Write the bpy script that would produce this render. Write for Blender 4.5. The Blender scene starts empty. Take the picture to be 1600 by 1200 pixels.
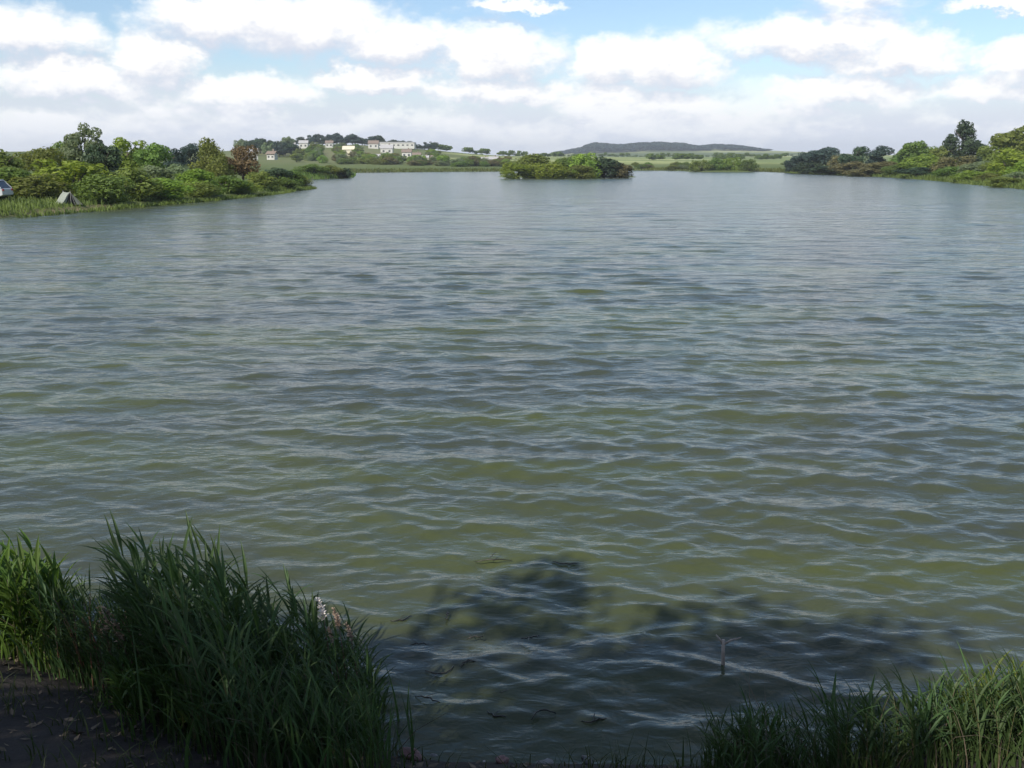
import bpy, bmesh, math, random
import numpy as np
from mathutils import Vector, Matrix

S = bpy.context.scene
COL = S.collection
R = math.radians
random.seed(7)

# ------------------------------------------------------------------ camera
CAM = Vector((0.0, 0.0, 3.5))
F = 1537.0                      # focal length in pixels of a 1600 px wide frame
PITCH = math.atan((600 - 254) / F)
cam_d = bpy.data.cameras.new('camera')
cam = bpy.data.objects.new('camera', cam_d)
COL.objects.link(cam)
cam.location = CAM
cam.rotation_euler = (R(90) - PITCH, 0, 0)
cam_d.sensor_width = 36
cam_d.lens = 36 * F / 1600
cam_d.clip_start = 0.05
cam_d.clip_end = 30000
S.camera = cam

FWD = Vector((0, math.cos(PITCH), -math.sin(PITCH)))
UP = Vector((0, math.sin(PITCH), math.cos(PITCH)))

def ray(px, py):
    return (FWD + Vector((1, 0, 0)) * ((px - 800) / F) + UP * ((600 - py) / F)).normalized()

def on_plane(px, py, z=0.0):
    d = ray(px, py)
    return CAM + d * ((z - CAM.z) / d.z)

def at_depth(px, py, Y):
    d = ray(px, py)
    return CAM + d * (Y / d.y)

# ------------------------------------------------------------------ node helpers
class Tree:
    def __init__(self, nt):
        self.nt = nt
    def node(self, t, **kw):
        n = self.nt.nodes.new(t)
        for k, v in kw.items():
            setattr(n, k, v)
        return n
    def put(self, sock, v):
        if isinstance(v, bpy.types.NodeSocket):
            self.nt.links.new(v, sock)
        elif v is not None:
            sock.default_value = v
    def m(self, op, a, b=None, c=None, clamp=False):
        n = self.node('ShaderNodeMath', operation=op, use_clamp=clamp)
        for i, v in enumerate((a, b, c)):
            self.put(n.inputs[i], v)
        return n.outputs[0]
    def ss(self, v, a, b, lo=0.0, hi=1.0):
        n = self.node('ShaderNodeMapRange', interpolation_type='SMOOTHSTEP')
        for i, x in enumerate((v, a, b, lo, hi)):
            self.put(n.inputs[i], x)
        return n.outputs[0]
    def xyz(self, x, y, z):
        n = self.node('ShaderNodeCombineXYZ')
        for i, v in enumerate((x, y, z)):
            self.put(n.inputs[i], v)
        return n.outputs[0]
    def sep(self, v):
        n = self.node('ShaderNodeSeparateXYZ')
        self.put(n.inputs[0], v)
        return n.outputs
    def vm(self, op, a, b):
        n = self.node('ShaderNodeVectorMath', operation=op)
        self.put(n.inputs[0], a)
        self.put(n.inputs[1], b)
        return n.outputs[0]
    def noise(self, vec, scale, detail=4, rough=0.55, dist=0.0, color=False):
        n = self.node('ShaderNodeTexNoise')
        self.put(n.inputs['Vector'], vec)
        n.inputs['Scale'].default_value = scale
        n.inputs['Detail'].default_value = detail
        n.inputs['Roughness'].default_value = rough
        n.inputs['Distortion'].default_value = dist
        return n.outputs['Color' if color else 'Fac']
    def mix(self, f, a, b, blend='MIX'):
        n = self.node('ShaderNodeMix', data_type='RGBA', blend_type=blend)
        self.put(n.inputs[0], f)
        self.put(n.inputs[6], a)
        self.put(n.inputs[7], b)
        return n.outputs[2]

# ------------------------------------------------------------------ sun, sky
SUN_EL, SUN_AZ = 40.0, 214.0            # azimuth clockwise from +Y: behind and left of the camera
sun_dir = Vector((math.sin(R(SUN_AZ)) * math.cos(R(SUN_EL)), math.cos(R(SUN_AZ)) * math.cos(R(SUN_EL)), math.sin(R(SUN_EL))))
sun_d = bpy.data.lights.new('sun', 'SUN')
sun_d.energy = 4.9
sun_d.angle = R(0.55)
sun_d.color = (1.0, 0.95, 0.86)
sun = bpy.data.objects.new('sun', sun_d)
COL.objects.link(sun)
sun.rotation_euler = sun_dir.to_track_quat('Z', 'Y').to_euler()
sun.location = (0, 0, 40)

SKY_STRENGTH = 0.13
CLOUDS = [  # px, py, half width, half height above, half height below   (photo pixels at the horizon's scale)
    (45, 62, 110, 52, 30), (240, 92, 85, 50, 45), (470, 44, 180, 56, 48), (330, 30, 120, 45, 40), (620, 70, 110, 45, 35),
    (770, 92, 120, 55, 38), (1040, 112, 105, 62, 34), (940, 100, 70, 40, 40), (1270, 62, 175, 46, 36), (1400, 95, 120, 40, 30),
    (1590, 95, 70, 36, 40), (590, 128, 130, 34, 26), (1320, 150, 150, 40, 24), (1540, 148, 110, 36, 22), (120, 130, 150, 45, 30),
    (780, 150, 160, 40, 26), (380, 150, 150, 40, 26), (1010, 168, 190, 34, 24), (800, 4, 80, 14, 10), (1560, 8, 80, 18, 14),
]
world = bpy.data.worlds.new('World')
S.world = world
world.use_nodes = True
T = Tree(world.node_tree)
world.node_tree.nodes.clear()
gen = T.node('ShaderNodeTexCoord').outputs['Generated']
dx, dy, dz = T.sep(gen)
AZ = T.m('ARCTAN2', dx, dy)
EL = T.m('ARCSINE', dz)
warp = T.noise(T.xyz(T.m('MULTIPLY', AZ, 1.0), T.m('MULTIPLY', EL, 1.4), 0.3), 24, 6, 0.6, color=True)
wx, wy, wz = T.sep(warp)
AZw = T.m('ADD', AZ, T.m('MULTIPLY', T.m('SUBTRACT', wx, 0.5), 0.09))
ELw = T.m('ADD', EL, T.m('MULTIPLY', T.m('SUBTRACT', wy, 0.5), 0.045))

def cloud_field(az, el, azr, elr):
    f = None
    for (px, py, rw, rt, rb) in CLOUDS:
        d = ray(px, py)
        a0, e0 = math.atan2(d.x, d.y), math.asin(d.z)
        u = T.m('DIVIDE', T.m('SUBTRACT', az, a0), rw / F)
        v0 = T.m('SUBTRACT', el, e0)
        v = T.m('ADD', T.m('DIVIDE', T.m('MAXIMUM', v0, 0.0), rt / F), T.m('DIVIDE', T.m('MINIMUM', v0, 0.0), rb / F))
        q = T.m('SUBTRACT', 1.0, T.m('ADD', T.m('MULTIPLY', u, u), T.m('MULTIPLY', v, v)))
        q = T.m('MAXIMUM', q, -1.0)
        f = q if f is None else T.m('SMOOTH_MAX', f, q, 0.25)
    # general broken cloud over the whole sky, denser towards the horizon
    n = T.noise(T.xyz(T.m('MULTIPLY', azr, 1.0), T.m('MULTIPLY', elr, 2.6), 3.7), 5.5, 7, 0.58)
    g = T.m('MULTIPLY', T.m('SUBTRACT', n, T.ss(elr, 0.02, 0.11, 0.38, 0.56)), 5.0)
    f = T.m('SMOOTH_MAX', f, g, 0.3)
    fine = T.noise(T.xyz(azr, T.m('MULTIPLY', elr, 1.6), 1.9), 55, 5, 0.6)
    return T.m('ADD', f, T.m('MULTIPLY', T.m('SUBTRACT', fine, 0.5), 0.75))

f0 = cloud_field(AZw, ELw, AZ, EL)
f1 = cloud_field(T.m('SUBTRACT', AZw, 0.004), T.m('ADD', ELw, 0.016), T.m('SUBTRACT', AZ, 0.004), T.m('ADD', EL, 0.016))
dens = T.m('MAXIMUM', T.ss(f0, -0.22, 0.90), T.ss(EL, 0.025, 0.105, 1.0, 0.0))
lit = T.m('ADD', 0.52, T.m('MULTIPLY', T.m('SUBTRACT', f0, f1), 0.85), clamp=True)
k = 1.0 / SKY_STRENGTH
def rgb(r, g, b, s=1.0):
    return (r * s, g * s, b * s, 1.0)
cloud_col = T.mix(T.ss(lit, 0.10, 0.95), rgb(0.66, 0.69, 0.79, k), rgb(1.13, 1.10, 1.05, k))
cloud_col = T.mix(T.ss(EL, 0.0, 0.10, 0.75, 0.0), cloud_col, rgb(0.76, 0.82, 0.94, k))
sky = T.node('ShaderNodeTexSky', sky_type='NISHITA')
sky.sun_disc = False
sky.sun_elevation = R(SUN_EL)
sky.sun_rotation = R(SUN_AZ)
sky.altitude = 200
sky.air_density = 1.0
sky.dust_density = 0.6
sky.ozone_density = 3.0
bg = T.node('ShaderNodeBackground')
T.put(bg.inputs[0], T.mix(T.m('MULTIPLY', dens, 0.97), sky.outputs[0], cloud_col))
bg.inputs[1].default_value = SKY_STRENGTH
wo = T.node('ShaderNodeOutputWorld')
T.nt.links.new(bg.outputs[0], wo.inputs[0])

S.view_settings.view_transform = 'Standard'
S.view_settings.look = 'None'
S.view_settings.exposure = 0.17
S.view_settings.gamma = 1.0
S.view_settings.use_curve_mapping = False
S.render.engine = 'CYCLES'
S.cycles.max_bounces = 6
S.cycles.transparent_max_bounces = 6
S.cycles.caustics_reflective = False
S.cycles.caustics_refractive = False

# ------------------------------------------------------------------ object helpers
def tag(o, label=None, cat=None, group=None, kind=None):
    if label: o['label'] = label
    if cat: o['category'] = cat
    if group: o['group'] = group
    if kind: o['kind'] = kind
    return o

def empty(name, loc=(0, 0, 0), rz=0.0):
    o = bpy.data.objects.new(name, None)
    o.empty_display_size = 0.2
    o.location = loc
    o.rotation_euler = (0, 0, rz)
    COL.objects.link(o)
    return o

def link(name, me, parent=None, loc=None, rot=None, scale=None):
    o = bpy.data.objects.new(name, me)
    COL.objects.link(o)
    if parent is not None: o.parent = parent
    if loc is not None: o.location = loc
    if rot is not None: o.rotation_euler = rot
    if scale is not None: o.scale = scale
    return o

def mesh_np(name, verts, faces, mat, smooth=False):
    """verts (n,3), faces (m,k) with one k"""
    verts = np.asarray(verts, dtype=np.float32)
    faces = np.asarray(faces, dtype=np.int32)
    me = bpy.data.meshes.new(name)
    k = faces.shape[1]
    me.vertices.add(len(verts)); me.vertices.foreach_set('co', verts.ravel())
    me.loops.add(faces.size); me.loops.foreach_set('vertex_index', faces.ravel())
    me.polygons.add(len(faces))
    me.polygons.foreach_set('loop_start', np.arange(0, faces.size, k, dtype=np.int32))
    me.polygons.foreach_set('use_smooth', np.full(len(faces), smooth, dtype=bool))
    me.update(calc_edges=True)
    me.materials.append(mat)
    return me

class MB:
    """small mesh collector"""
    def __init__(self):
        self.v, self.f = [], []
    def add(self, vs, fs):
        b = len(self.v)
        self.v += [tuple(p) for p in vs]
        self.f += [tuple(i + b for i in f) for f in fs]
    def box(self, c, s, rz=0.0, taper=1.0):
        cx, cy, cz = c; sx, sy, sz = (x / 2 for x in s)
        vs = []
        for z, k in ((-sz, 1.0), (sz, taper)):
            for x, y in ((-sx, -sy), (sx, -sy), (sx, sy), (-sx, sy)):
                x, y = x * k, y * k
                vs.append((cx + x * math.cos(rz) - y * math.sin(rz), cy + x * math.sin(rz) + y * math.cos(rz), cz + z))
        self.add(vs, [(3, 2, 1, 0), (4, 5, 6, 7), (0, 1, 5, 4), (1, 2, 6, 5), (2, 3, 7, 6), (3, 0, 4, 7)])
    def tube(self, pts, rads, n=6, cap=True):
        pts = [Vector(p) for p in pts]
        b = len(self.v)
        for i, p in enumerate(pts):
            t = (pts[min(i + 1, len(pts) - 1)] - pts[max(i - 1, 0)]).normalized()
            a = t.orthogonal().normalized() if i == 0 else (a - t * a.dot(t)).normalized()
            c = t.cross(a)
            for j in range(n):
                th = 2 * math.pi * j / n
                self.v.append(tuple(p + (a * math.cos(th) + c * math.sin(th)) * rads[i]))
        for i in range(len(pts) - 1):
            for j in range(n):
                j2 = (j + 1) % n
                self.f.append((b + i * n + j, b + i * n + j2, b + (i + 1) * n + j2, b + (i + 1) * n + j))
        if cap:
            self.f.append(tuple(b + j for j in range(n))[::-1])
            self.f.append(tuple(b + (len(pts) - 1) * n + j for j in range(n)))
    def prism(self, outline, y0, y1):
        """outline in (x, z), extruded along y"""
        n = len(outline)
        vs = [(x, y0, z) for x, z in outline] + [(x, y1, z) for x, z in outline]
        fs = [tuple(range(n)), tuple(range(n, 2 * n))[::-1]]
        fs += [(i, i + n, (i + 1) % n + n, (i + 1) % n) for i in range(n)]
        self.add(vs, fs)
    def mesh(self, name, mat, smooth=False):
        me = bpy.data.meshes.new(name)
        me.from_pydata(self.v, [], self.f)
        bm = bmesh.new(); bm.from_mesh(me)
        bmesh.ops.recalc_face_normals(bm, faces=bm.faces)
        bm.to_mesh(me); bm.free()
        if smooth:
            me.polygons.foreach_set('use_smooth', np.full(len(me.polygons), True, dtype=bool))
        me.materials.append(mat)
        return me
    def build(self, name, mat, parent=None, smooth=False, **kw):
        return link(name, self.mesh(name, mat, smooth), parent, **kw)

# ------------------------------------------------------------------ materials
def new_mat(name):
    m = bpy.data.materials.new(name)
    m.use_nodes = True
    m.node_tree.nodes.clear()
    t = Tree(m.node_tree)
    out = t.node('ShaderNodeOutputMaterial')
    return m, t, out

def leaf_mat(name, c1, c2, trans=0.42, scale=0.6, spec=0.25):
    m, t, out = new_mat(name)
    oi = t.node('ShaderNodeObjectInfo')
    gp = t.node('ShaderNodeNewGeometry')
    n = t.noise(gp.outputs['Position'], scale, 3, 0.6)
    n = t.ss(n, 0.32, 0.68)
    rnd = gp.outputs['Random Per Island']
    col = t.mix(t.m('ADD', t.m('MULTIPLY', n, 0.6), t.m('MULTIPLY', rnd, 0.4)), (*c1, 1), (*c2, 1))
    hsv = t.node('ShaderNodeHueSaturation')
    t.put(hsv.inputs['Hue'], t.m('ADD', 0.485, t.m('MULTIPLY', oi.outputs['Random'], 0.03)))
    t.put(hsv.inputs['Value'], t.m('ADD', 0.8, t.m('MULTIPLY', oi.outputs['Random'], 0.4)))
    t.put(hsv.inputs['Color'], col)
    p = t.node('ShaderNodeBsdfPrincipled')
    t.put(p.inputs['Base Color'], hsv.outputs[0])
    p.inputs['Roughness'].default_value = 0.55
    p.inputs['Specular IOR Level'].default_value = spec
    tr = t.node('ShaderNodeBsdfTranslucent')
    t.put(tr.inputs[0], t.mix(0.5, hsv.outputs[0], (c2[0] * 1.3, c2[1] * 1.3, c2[2] * 0.5, 1)))
    ms = t.node('ShaderNodeMixShader')
    ms.inputs[0].default_value = trans
    t.nt.links.new(p.outputs[0], ms.inputs[1]); t.nt.links.new(tr.outputs[0], ms.inputs[2])
    t.nt.links.new(ms.outputs[0], out.inputs[0])
    return m

def plain_mat(name, c1, c2=None, rough=0.7, scale=6.0, bump=0.0, metallic=0.0, stretch=(1, 1, 1)):
    m, t, out = new_mat(name)
    tc = t.node('ShaderNodeTexCoord').outputs['Object']
    vec = t.vm('MULTIPLY', tc, stretch)
    n = t.noise(vec, scale, 6, 0.62)
    c2 = c2 or tuple(x * 0.7 for x in c1)
    p = t.node('ShaderNodeBsdfPrincipled')
    t.put(p.inputs['Base Color'], t.mix(t.ss(n, 0.3, 0.7), (*c1, 1), (*c2, 1)))
    p.inputs['Roughness'].default_value = rough
    p.inputs['Metallic'].default_value = metallic
    if bump:
        b = t.node('ShaderNodeBump')
        b.inputs['Strength'].default_value = bump
        b.inputs['Distance'].default_value = 0.02
        t.put(b.inputs['Height'], n)
        t.nt.links.new(b.outputs[0], p.inputs['Normal'])
    t.nt.links.new(p.outputs[0], out.inputs[0])
    return m

LM = {
    'mid':    leaf_mat('leaves_mid_green', (0.083, 0.141, 0.032), (0.187, 0.269, 0.055)),
    'bright': leaf_mat('leaves_bright_green', (0.128, 0.207, 0.032), (0.269, 0.362, 0.055)),
    'olive':  leaf_mat('leaves_olive', (0.122, 0.155, 0.035), (0.229, 0.267, 0.060)),
    'yellow': leaf_mat('leaves_yellow_green', (0.155, 0.211, 0.027), (0.285, 0.353, 0.047)),
    'grey':   leaf_mat('leaves_grey_green', (0.124, 0.165, 0.087), (0.248, 0.299, 0.155)),
    'dark':   leaf_mat('leaves_dark_green', (0.026, 0.049, 0.024), (0.059, 0.092, 0.039), 0.2),
    'blue':   leaf_mat('leaves_blue_green', (0.028, 0.052, 0.043), (0.059, 0.092, 0.070), 0.2),
    'rust':   leaf_mat('leaves_rust_brown', (0.130, 0.100, 0.042), (0.215, 0.160, 0.066), 0.25),
    'brown':  leaf_mat('leaves_brown_green', (0.120, 0.114, 0.046), (0.207, 0.190, 0.074), 0.25),
}
M_BARK = plain_mat('bark', (0.11, 0.085, 0.06), (0.05, 0.038, 0.028), 0.9, 9, 0.6, stretch=(1, 1, 0.25))
M_REED = leaf_mat('reed_green', (0.030, 0.060, 0.020), (0.074, 0.122, 0.036), 0.3, 3.0, 0.3)
M_REED_BRIGHT = leaf_mat('reed_bright_green', (0.050, 0.098, 0.016), (0.105, 0.170, 0.028), 0.4, 3.0, 0.3)
M_REED_YELLOW = leaf_mat('reed_yellow_green', (0.075, 0.110, 0.018), (0.145, 0.170, 0.030), 0.4, 3.0, 0.3)
M_STEM = plain_mat('reed_stem', (0.070, 0.085, 0.030), (0.10, 0.075, 0.035), 0.6, 7)
M_REDSTEM = plain_mat('red_brown_stem', (0.13, 0.052, 0.036), (0.085, 0.050, 0.028), 0.6, 7)
M_PLUME = plain_mat('plume_pink', (0.40, 0.29, 0.22), (0.28, 0.21, 0.15), 0.9, 20)
M_PLUME_WHITE = plain_mat('plume_white', (0.80, 0.74, 0.68), (0.62, 0.52, 0.46), 0.9, 20)
M_SHORE = leaf_mat('shore_grass', (0.070, 0.100, 0.022), (0.150, 0.180, 0.040), 0.3, 0.25)
M_DRYGRASS = leaf_mat('bank_grass', (0.030, 0.044, 0.016), (0.068, 0.078, 0.028), 0.3, 2.0)

# ground: per-vertex base colour (grass, field, soil) broken up by noise
M_GROUND, t, out = new_mat('ground')
at = t.node('ShaderNodeAttribute', attribute_name='land')
pos = t.node('ShaderNodeNewGeometry').outputs['Position']
n1 = t.noise(pos, 1.7, 8, 0.65)
n2 = t.noise(pos, 14.0, 6, 0.6)
n3 = t.noise(pos, 0.02, 5, 0.6)
v = t.m('ADD', 0.45, t.m('ADD', t.m('MULTIPLY', n1, 0.55), t.m('ADD', t.m('MULTIPLY', n2, 0.35), t.m('MULTIPLY', n3, 0.25))))
mul = t.node('ShaderNodeMix', data_type='RGBA', blend_type='MULTIPLY')
mul.inputs[0].default_value = 1.0
t.put(mul.inputs[6], at.outputs['Color'])
t.put(mul.inputs[7], t.xyz(v, v, v))
p = t.node('ShaderNodeBsdfPrincipled')
t.put(p.inputs['Base Color'], mul.outputs[2])
p.inputs['Roughness'].default_value = 0.95
p.inputs['Specular IOR Level'].default_value = 0.15
b = t.node('ShaderNodeBump')
b.inputs['Strength'].default_value = 0.8
b.inputs['Distance'].default_value = 0.05
t.put(b.inputs['Height'], t.m('ADD', n1, t.m('MULTIPLY', n2, 0.4)))
t.nt.links.new(b.outputs[0], p.inputs['Normal'])
t.nt.links.new(p.outputs[0], out.inputs[0])

# water: murky green body under a wind-rippled surface
M_WATER, t, out = new_mat('lake_water')
pos = t.node('ShaderNodeNewGeometry').outputs['Position']
far = t.node('ShaderNodeAttribute', attribute_name='swell').outputs['Fac']
st = t.vm('MULTIPLY', pos, (0.55, 1.0, 1.0))
r1 = t.noise(st, 8.0, 2, 0.5, 0.6)
r2 = t.noise(t.vm('MULTIPLY', pos, (0.40, 1.0, 1.0)), 1.5, 4, 0.55, 0.6)
r3 = t.noise(t.vm('MULTIPLY', pos, (0.35, 1.0, 1.0)), 0.45, 3, 0.5, 0.4)
r0h = t.noise(t.vm('MULTIPLY', pos, (0.7, 1.0, 1.0)), 21.0, 2, 0.5, 0.5)
h = t.m('ADD', t.m('ADD', t.m('MULTIPLY', r1, 0.0115), t.m('MULTIPLY', r0h, 0.0028)), t.m('MULTIPLY', far, t.m('ADD', t.m('MULTIPLY', r2, 0.15), t.m('MULTIPLY', r3, 0.26))))
b = t.node('ShaderNodeBump')
b.inputs['Strength'].default_value = 1.0
b.inputs['Distance'].default_value = 1.0
t.put(b.inputs['Height'], h)
cl = t.ss(t.noise(t.vm('MULTIPLY', pos, (0.30, 1.0, 1.0)), 0.35, 5, 0.6, 0.4), 0.40, 0.66)
p = t.node('ShaderNodeBsdfPrincipled')
t.put(p.inputs['Base Color'], t.mix(cl, (0.046, 0.054, 0.035, 1), (0.064, 0.076, 0.023, 1)))
p.inputs['Roughness'].default_value = 0.15
p.inputs['IOR'].default_value = 1.333
t.nt.links.new(b.outputs[0], p.inputs['Normal'])
t.nt.links.new(p.outputs[0], out.inputs[0])

# ------------------------------------------------------------------ the lie of the land
shore_px = [(0, 340), (60, 335), (110, 331), (200, 323), (320, 313), (420, 303), (478, 294.5), (470, 287), (455, 282), (500, 279.5), (548, 277.5),
            (553, 274), (520, 271), (560, 270), (600, 269.5), (700, 268.5), (790, 268), (900, 267), (1000, 266.5), (1100, 267), (1200, 268.5),
            (1232, 270), (1300, 272.5), (1400, 277), (1480, 283), (1540, 289), (1600, 294), (1700, 304), (1900, 330)]
LAKE = [tuple(on_plane(*q).xy) for q in shore_px]
near_px = [(1600, 1105), (1500, 1160), (1300, 1190), (1100, 1196), (850, 1192), (700, 1190), (600, 1178), (480, 1150), (350, 1110), (200, 1070), (90, 1030), (0, 985)]
LAKE += [(70, 40), (60, 14), (22, 8.5), (8, 7.2)]
LAKE += [tuple(on_plane(*q).xy) for q in near_px]
LAKE += [(-6, 8.6), (-14, 11), (-30, 24), (-36, 42)]
LAKE = np.array(LAKE)
ISLES = []   # cx, cy, rx, ry of the low islands
a, b_ = on_plane(772, 279), on_plane(992, 276)
ISLES.append(((a.x + b_.x) / 2, (a.y + b_.y) / 2 + 9, (b_.x - a.x) / 2, 14))
a, b_ = on_plane(1078, 268.6), on_plane(1192, 268.6)
ISLES.append(((a.x + b_.x) / 2, a.y + 10, (b_.x - a.x) / 2, 14))

def lake_sdf(x, y):
    """distance to the lake's edge, positive on land"""
    x = np.asarray(x, dtype=np.float64); y = np.asarray(y, dtype=np.float64)
    best = np.full(x.shape, 1e18); inside = np.zeros(x.shape, dtype=bool)
    n = len(LAKE)
    for i in range(n):
        x0, y0 = LAKE[i]; x1, y1 = LAKE[(i + 1) % n]
        ex, ey = x1 - x0, y1 - y0
        tt = np.clip(((x - x0) * ex + (y - y0) * ey) / (ex * ex + ey * ey), 0, 1)
        best = np.minimum(best, (x - x0 - tt * ex) ** 2 + (y - y0 - tt * ey) ** 2)
        c = (y0 > y) != (y1 > y)
        with np.errstate(divide='ignore', invalid='ignore'):
            xi = x0 + (y - y0) * ex / (ey if ey else 1e-9)
        inside ^= c & (x < xi)
    d = np.sqrt(best)
    return np.where(inside, -d, d)

def sstep(a, b, v):
    q = np.clip((v - a) / (b - a), 0, 1)
    return q * q * (3 - 2 * q)

def wob(x, y, s, seed):
    rs = np.random.RandomState(seed)
    o = 0
    for i in range(7):
        a = rs.rand() * 6.28; k = s * (0.6 + 1.8 * rs.rand()); ph = rs.rand() * 6.28
        o = o + np.sin((x * math.cos(a) + y * math.sin(a)) * k + ph)
    return o / 7

def land(x, y):
    x = np.asarray(x, dtype=np.float64); y = np.asarray(y, dtype=np.float64)
    d = lake_sdf(x, y)
    r = np.hypot(x, y)
    wn = np.exp(-(r / 22) ** 2)
    dp = np.maximum(d, 0)
    near = 1.9 * (1 - np.exp(-dp / 3.6)) + wob(x, y, 5, 3) * 0.035 * np.clip(dp, 0, 1)
    rest = 0.22 * sstep(0, 0.8, dp) + 0.9 * (1 - np.exp(-dp / 9)) + 0.012 * np.minimum(dp, 120) + wob(x, y, 0.25, 4) * 0.18 * sstep(1, 8, dp)
    H = np.where(d > 0, wn * near + (1 - wn) * rest, -np.minimum(1.6, 0.04 + 0.28 * np.abs(d)))
    hill = 10.5 * sstep(440, 1250, y) * (0.85 + 0.3 * wob(x, y, 0.004, 9))
    hill = hill + 10.0 * np.exp(-((x + 118) / 90) ** 2 - ((y - 730) / 190) ** 2)
    hill = hill + 6.0 * np.exp(-((x + 330) / 120) ** 2 - ((y - 700) / 200) ** 2)
    hill = hill + 28 * np.exp(-((x - 400) / 330) ** 2 - ((y - 2700) / 450) ** 2) + 4 * np.exp(-((x - 150) / 90) ** 2 - ((y - 2600) / 300) ** 2)
    hill = hill + 9 * np.exp(-((x - 760) / 300) ** 2 - ((y - 2500) / 450) ** 2)
    H = H + np.where(d > 0, hill * sstep(0, 60, dp), 0)
    for (cx, cy, rx, ry) in ISLES:
        q = 1 - ((x - cx) / rx) ** 2 - ((y - cy) / ry) ** 2
        H = np.maximum(H, np.clip(q * 1.2, -2, 0.45))
    return H

def ground_z(x, y):
    return float(land(np.array([x]), np.array([y]))[0])

# --- ground sheet
K = 9.0
ux = np.linspace(-1, 1, 641)
gx = 3600 * np.sinh(K * ux) / math.sinh(K)
uy = np.linspace(-0.70, 1, 560)
gy = 5.0 + 3600 * np.sinh(K * uy) / math.sinh(K)
X, Y = np.meshgrid(gx, gy)
Z = land(X, Y)
D = lake_sdf(X, Y)
nx_, ny_ = len(gx), len(gy)
idx = np.arange(nx_ * ny_).reshape(ny_, nx_)
faces = np.stack([idx[:-1, :-1], idx[:-1, 1:], idx[1:, 1:], idx[1:, :-1]], -1).reshape(-1, 4)
me = mesh_np('ground', np.stack([X, Y, Z], -1).reshape(-1, 3), faces, M_GROUND, True)
def c3(*c): return np.array(c)[None, None, :]
def lerp(a, b, w): return a + (b - a) * w[..., None]
g = np.zeros(X.shape + (3,)) + c3(0.095, 0.125, 0.036)
fld = wob(X, Y, 0.006, 21) + 0.5 * wob(X, Y * 2, 0.015, 22)
g = lerp(g, c3(0.32, 0.345, 0.14), sstep(470, 620, Y) * sstep(-0.25, 0.0, fld))
g = lerp(g, c3(0.17, 0.21, 0.075), sstep(470, 620, Y) * sstep(0.12, 0.22, fld))
vil = np.exp(-((X + 105) / 75) ** 2 - ((Y - 580) / 130) ** 2) * (0.6 + 0.5 * wob(X, Y, 0.05, 23))
g = lerp(g, c3(0.20, 0.19, 0.10), np.clip(vil, 0, 1))
g = lerp(g, c3(0.10, 0.085, 0.05), sstep(0.9, 0.1, D) * (D > -1) * (np.hypot(X, Y) > 20) * 0.6)
rn = np.hypot(X, Y)
soil = np.exp(-(rn / 14) ** 2)
g = lerp(g, c3(0.046, 0.040, 0.035), np.clip(soil * 1.3, 0, 1))
# trodden gap in the left bank's reeds, bare earth
gap = on_plane(111, 331)
g = lerp(g, c3(0.24, 0.17, 0.115), np.exp(-((X - gap.x - 0.1 * (Y - gap.y)) / 0.7) ** 2) * sstep(8, 4, np.abs(Y - gap.y - 2)))
at = me.attributes.new('land', 'FLOAT_COLOR', 'POINT')
at.data.foreach_set('color', np.concatenate([g, np.ones(X.shape + (1,))], -1).astype(np.float32).ravel())
tag(link('ground', me), kind='structure')

# --- water sheet, finer where it is near, with a wind-driven chop
def water():
    rs = np.random.RandomState(11)
    ny, nx = 880, 520
    yy = 4.2 * (620 / 4.2) ** np.linspace(0, 1, ny)
    q = np.linspace(-1, 1, nx)
    tt = 0.66 * q + 1.4 * np.sign(q) * np.maximum(np.abs(q) - 0.90, 0) ** 1.0 * 8
    XX = yy[:, None] * tt[None, :]
    YY = np.repeat(yy[:, None], nx, 1)
    dyv = np.gradient(yy)[:, None]
    dxv = yy[:, None] * 0.66 * 2 / nx
    P = np.stack([XX, YY, np.zeros_like(XX)], -1)
    lost = np.zeros_like(XX); total = 0
    N = 70
    gust = 0.72 + 0.5 * wob(XX, YY, 0.35, 31) + 0.35 * wob(XX, YY, 0.09, 32)
    gust = np.clip(gust, 0.2, 1.5)
    d = lake_sdf(XX, YY)
    gust = gust * np.clip(0.85 + 0.12 * -d, 0.6, 1.15) * sstep(0.15, -0.5, d)
    for i in range(N):
        u = (i + rs.rand()) / N
        lam = 0.13 * (2.3 / 0.13) ** u
        kk = 2 * math.pi / lam
        ang = R(-96) + rs.normal(0, 0.26 + 0.40 * (1 - u))
        cx, cy = math.cos(ang), math.sin(ang)
        slope = 0.050 * (0.42 + 0.72 * math.exp(-((math.log(lam) - math.log(0.5)) / 0.8) ** 2) + 1.30 * math.exp(-((math.log(lam) - math.log(0.20)) / 0.4) ** 2))
        A = slope / kk
        ph = rs.rand() * 6.283
        fade = sstep(2.2, 4.5, lam / (dyv * abs(cy) + dxv * abs(cx) + 1e-6))
        arg = kk * (cx * XX + cy * YY) + ph
        # wave groups: each train swells and fades along its crest
        env = 0.55 + 0.6 * np.sin(kk * 0.23 * (-cy * XX + cx * YY) + ph * 3) * np.sin(kk * 0.11 * (cx * XX + cy * YY) + ph * 5)
        a_ = A * env * gust * fade
        P[..., 2] += a_ * np.sin(arg)
        P[..., 0] += a_ * cx * np.cos(arg) * 0.9
        P[..., 1] += a_ * cy * np.cos(arg) * 0.9
        lost += np.broadcast_to((1 - fade) * slope, XX.shape); total += slope
    idx = np.arange(nx * ny).reshape(ny, nx)
    faces = np.stack([idx[:-1, :-1], idx[:-1, 1:], idx[1:, 1:], idx[1:, :-1]], -1).reshape(-1, 4)
    me = mesh_np('water', P.reshape(-1, 3), faces, M_WATER, True)
    a = me.attributes.new('swell', 'FLOAT', 'POINT')
    a.data.foreach_set('value', (lost / total).astype(np.float32).ravel())
    tag(link('water', me), kind='structure')
water()

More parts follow.
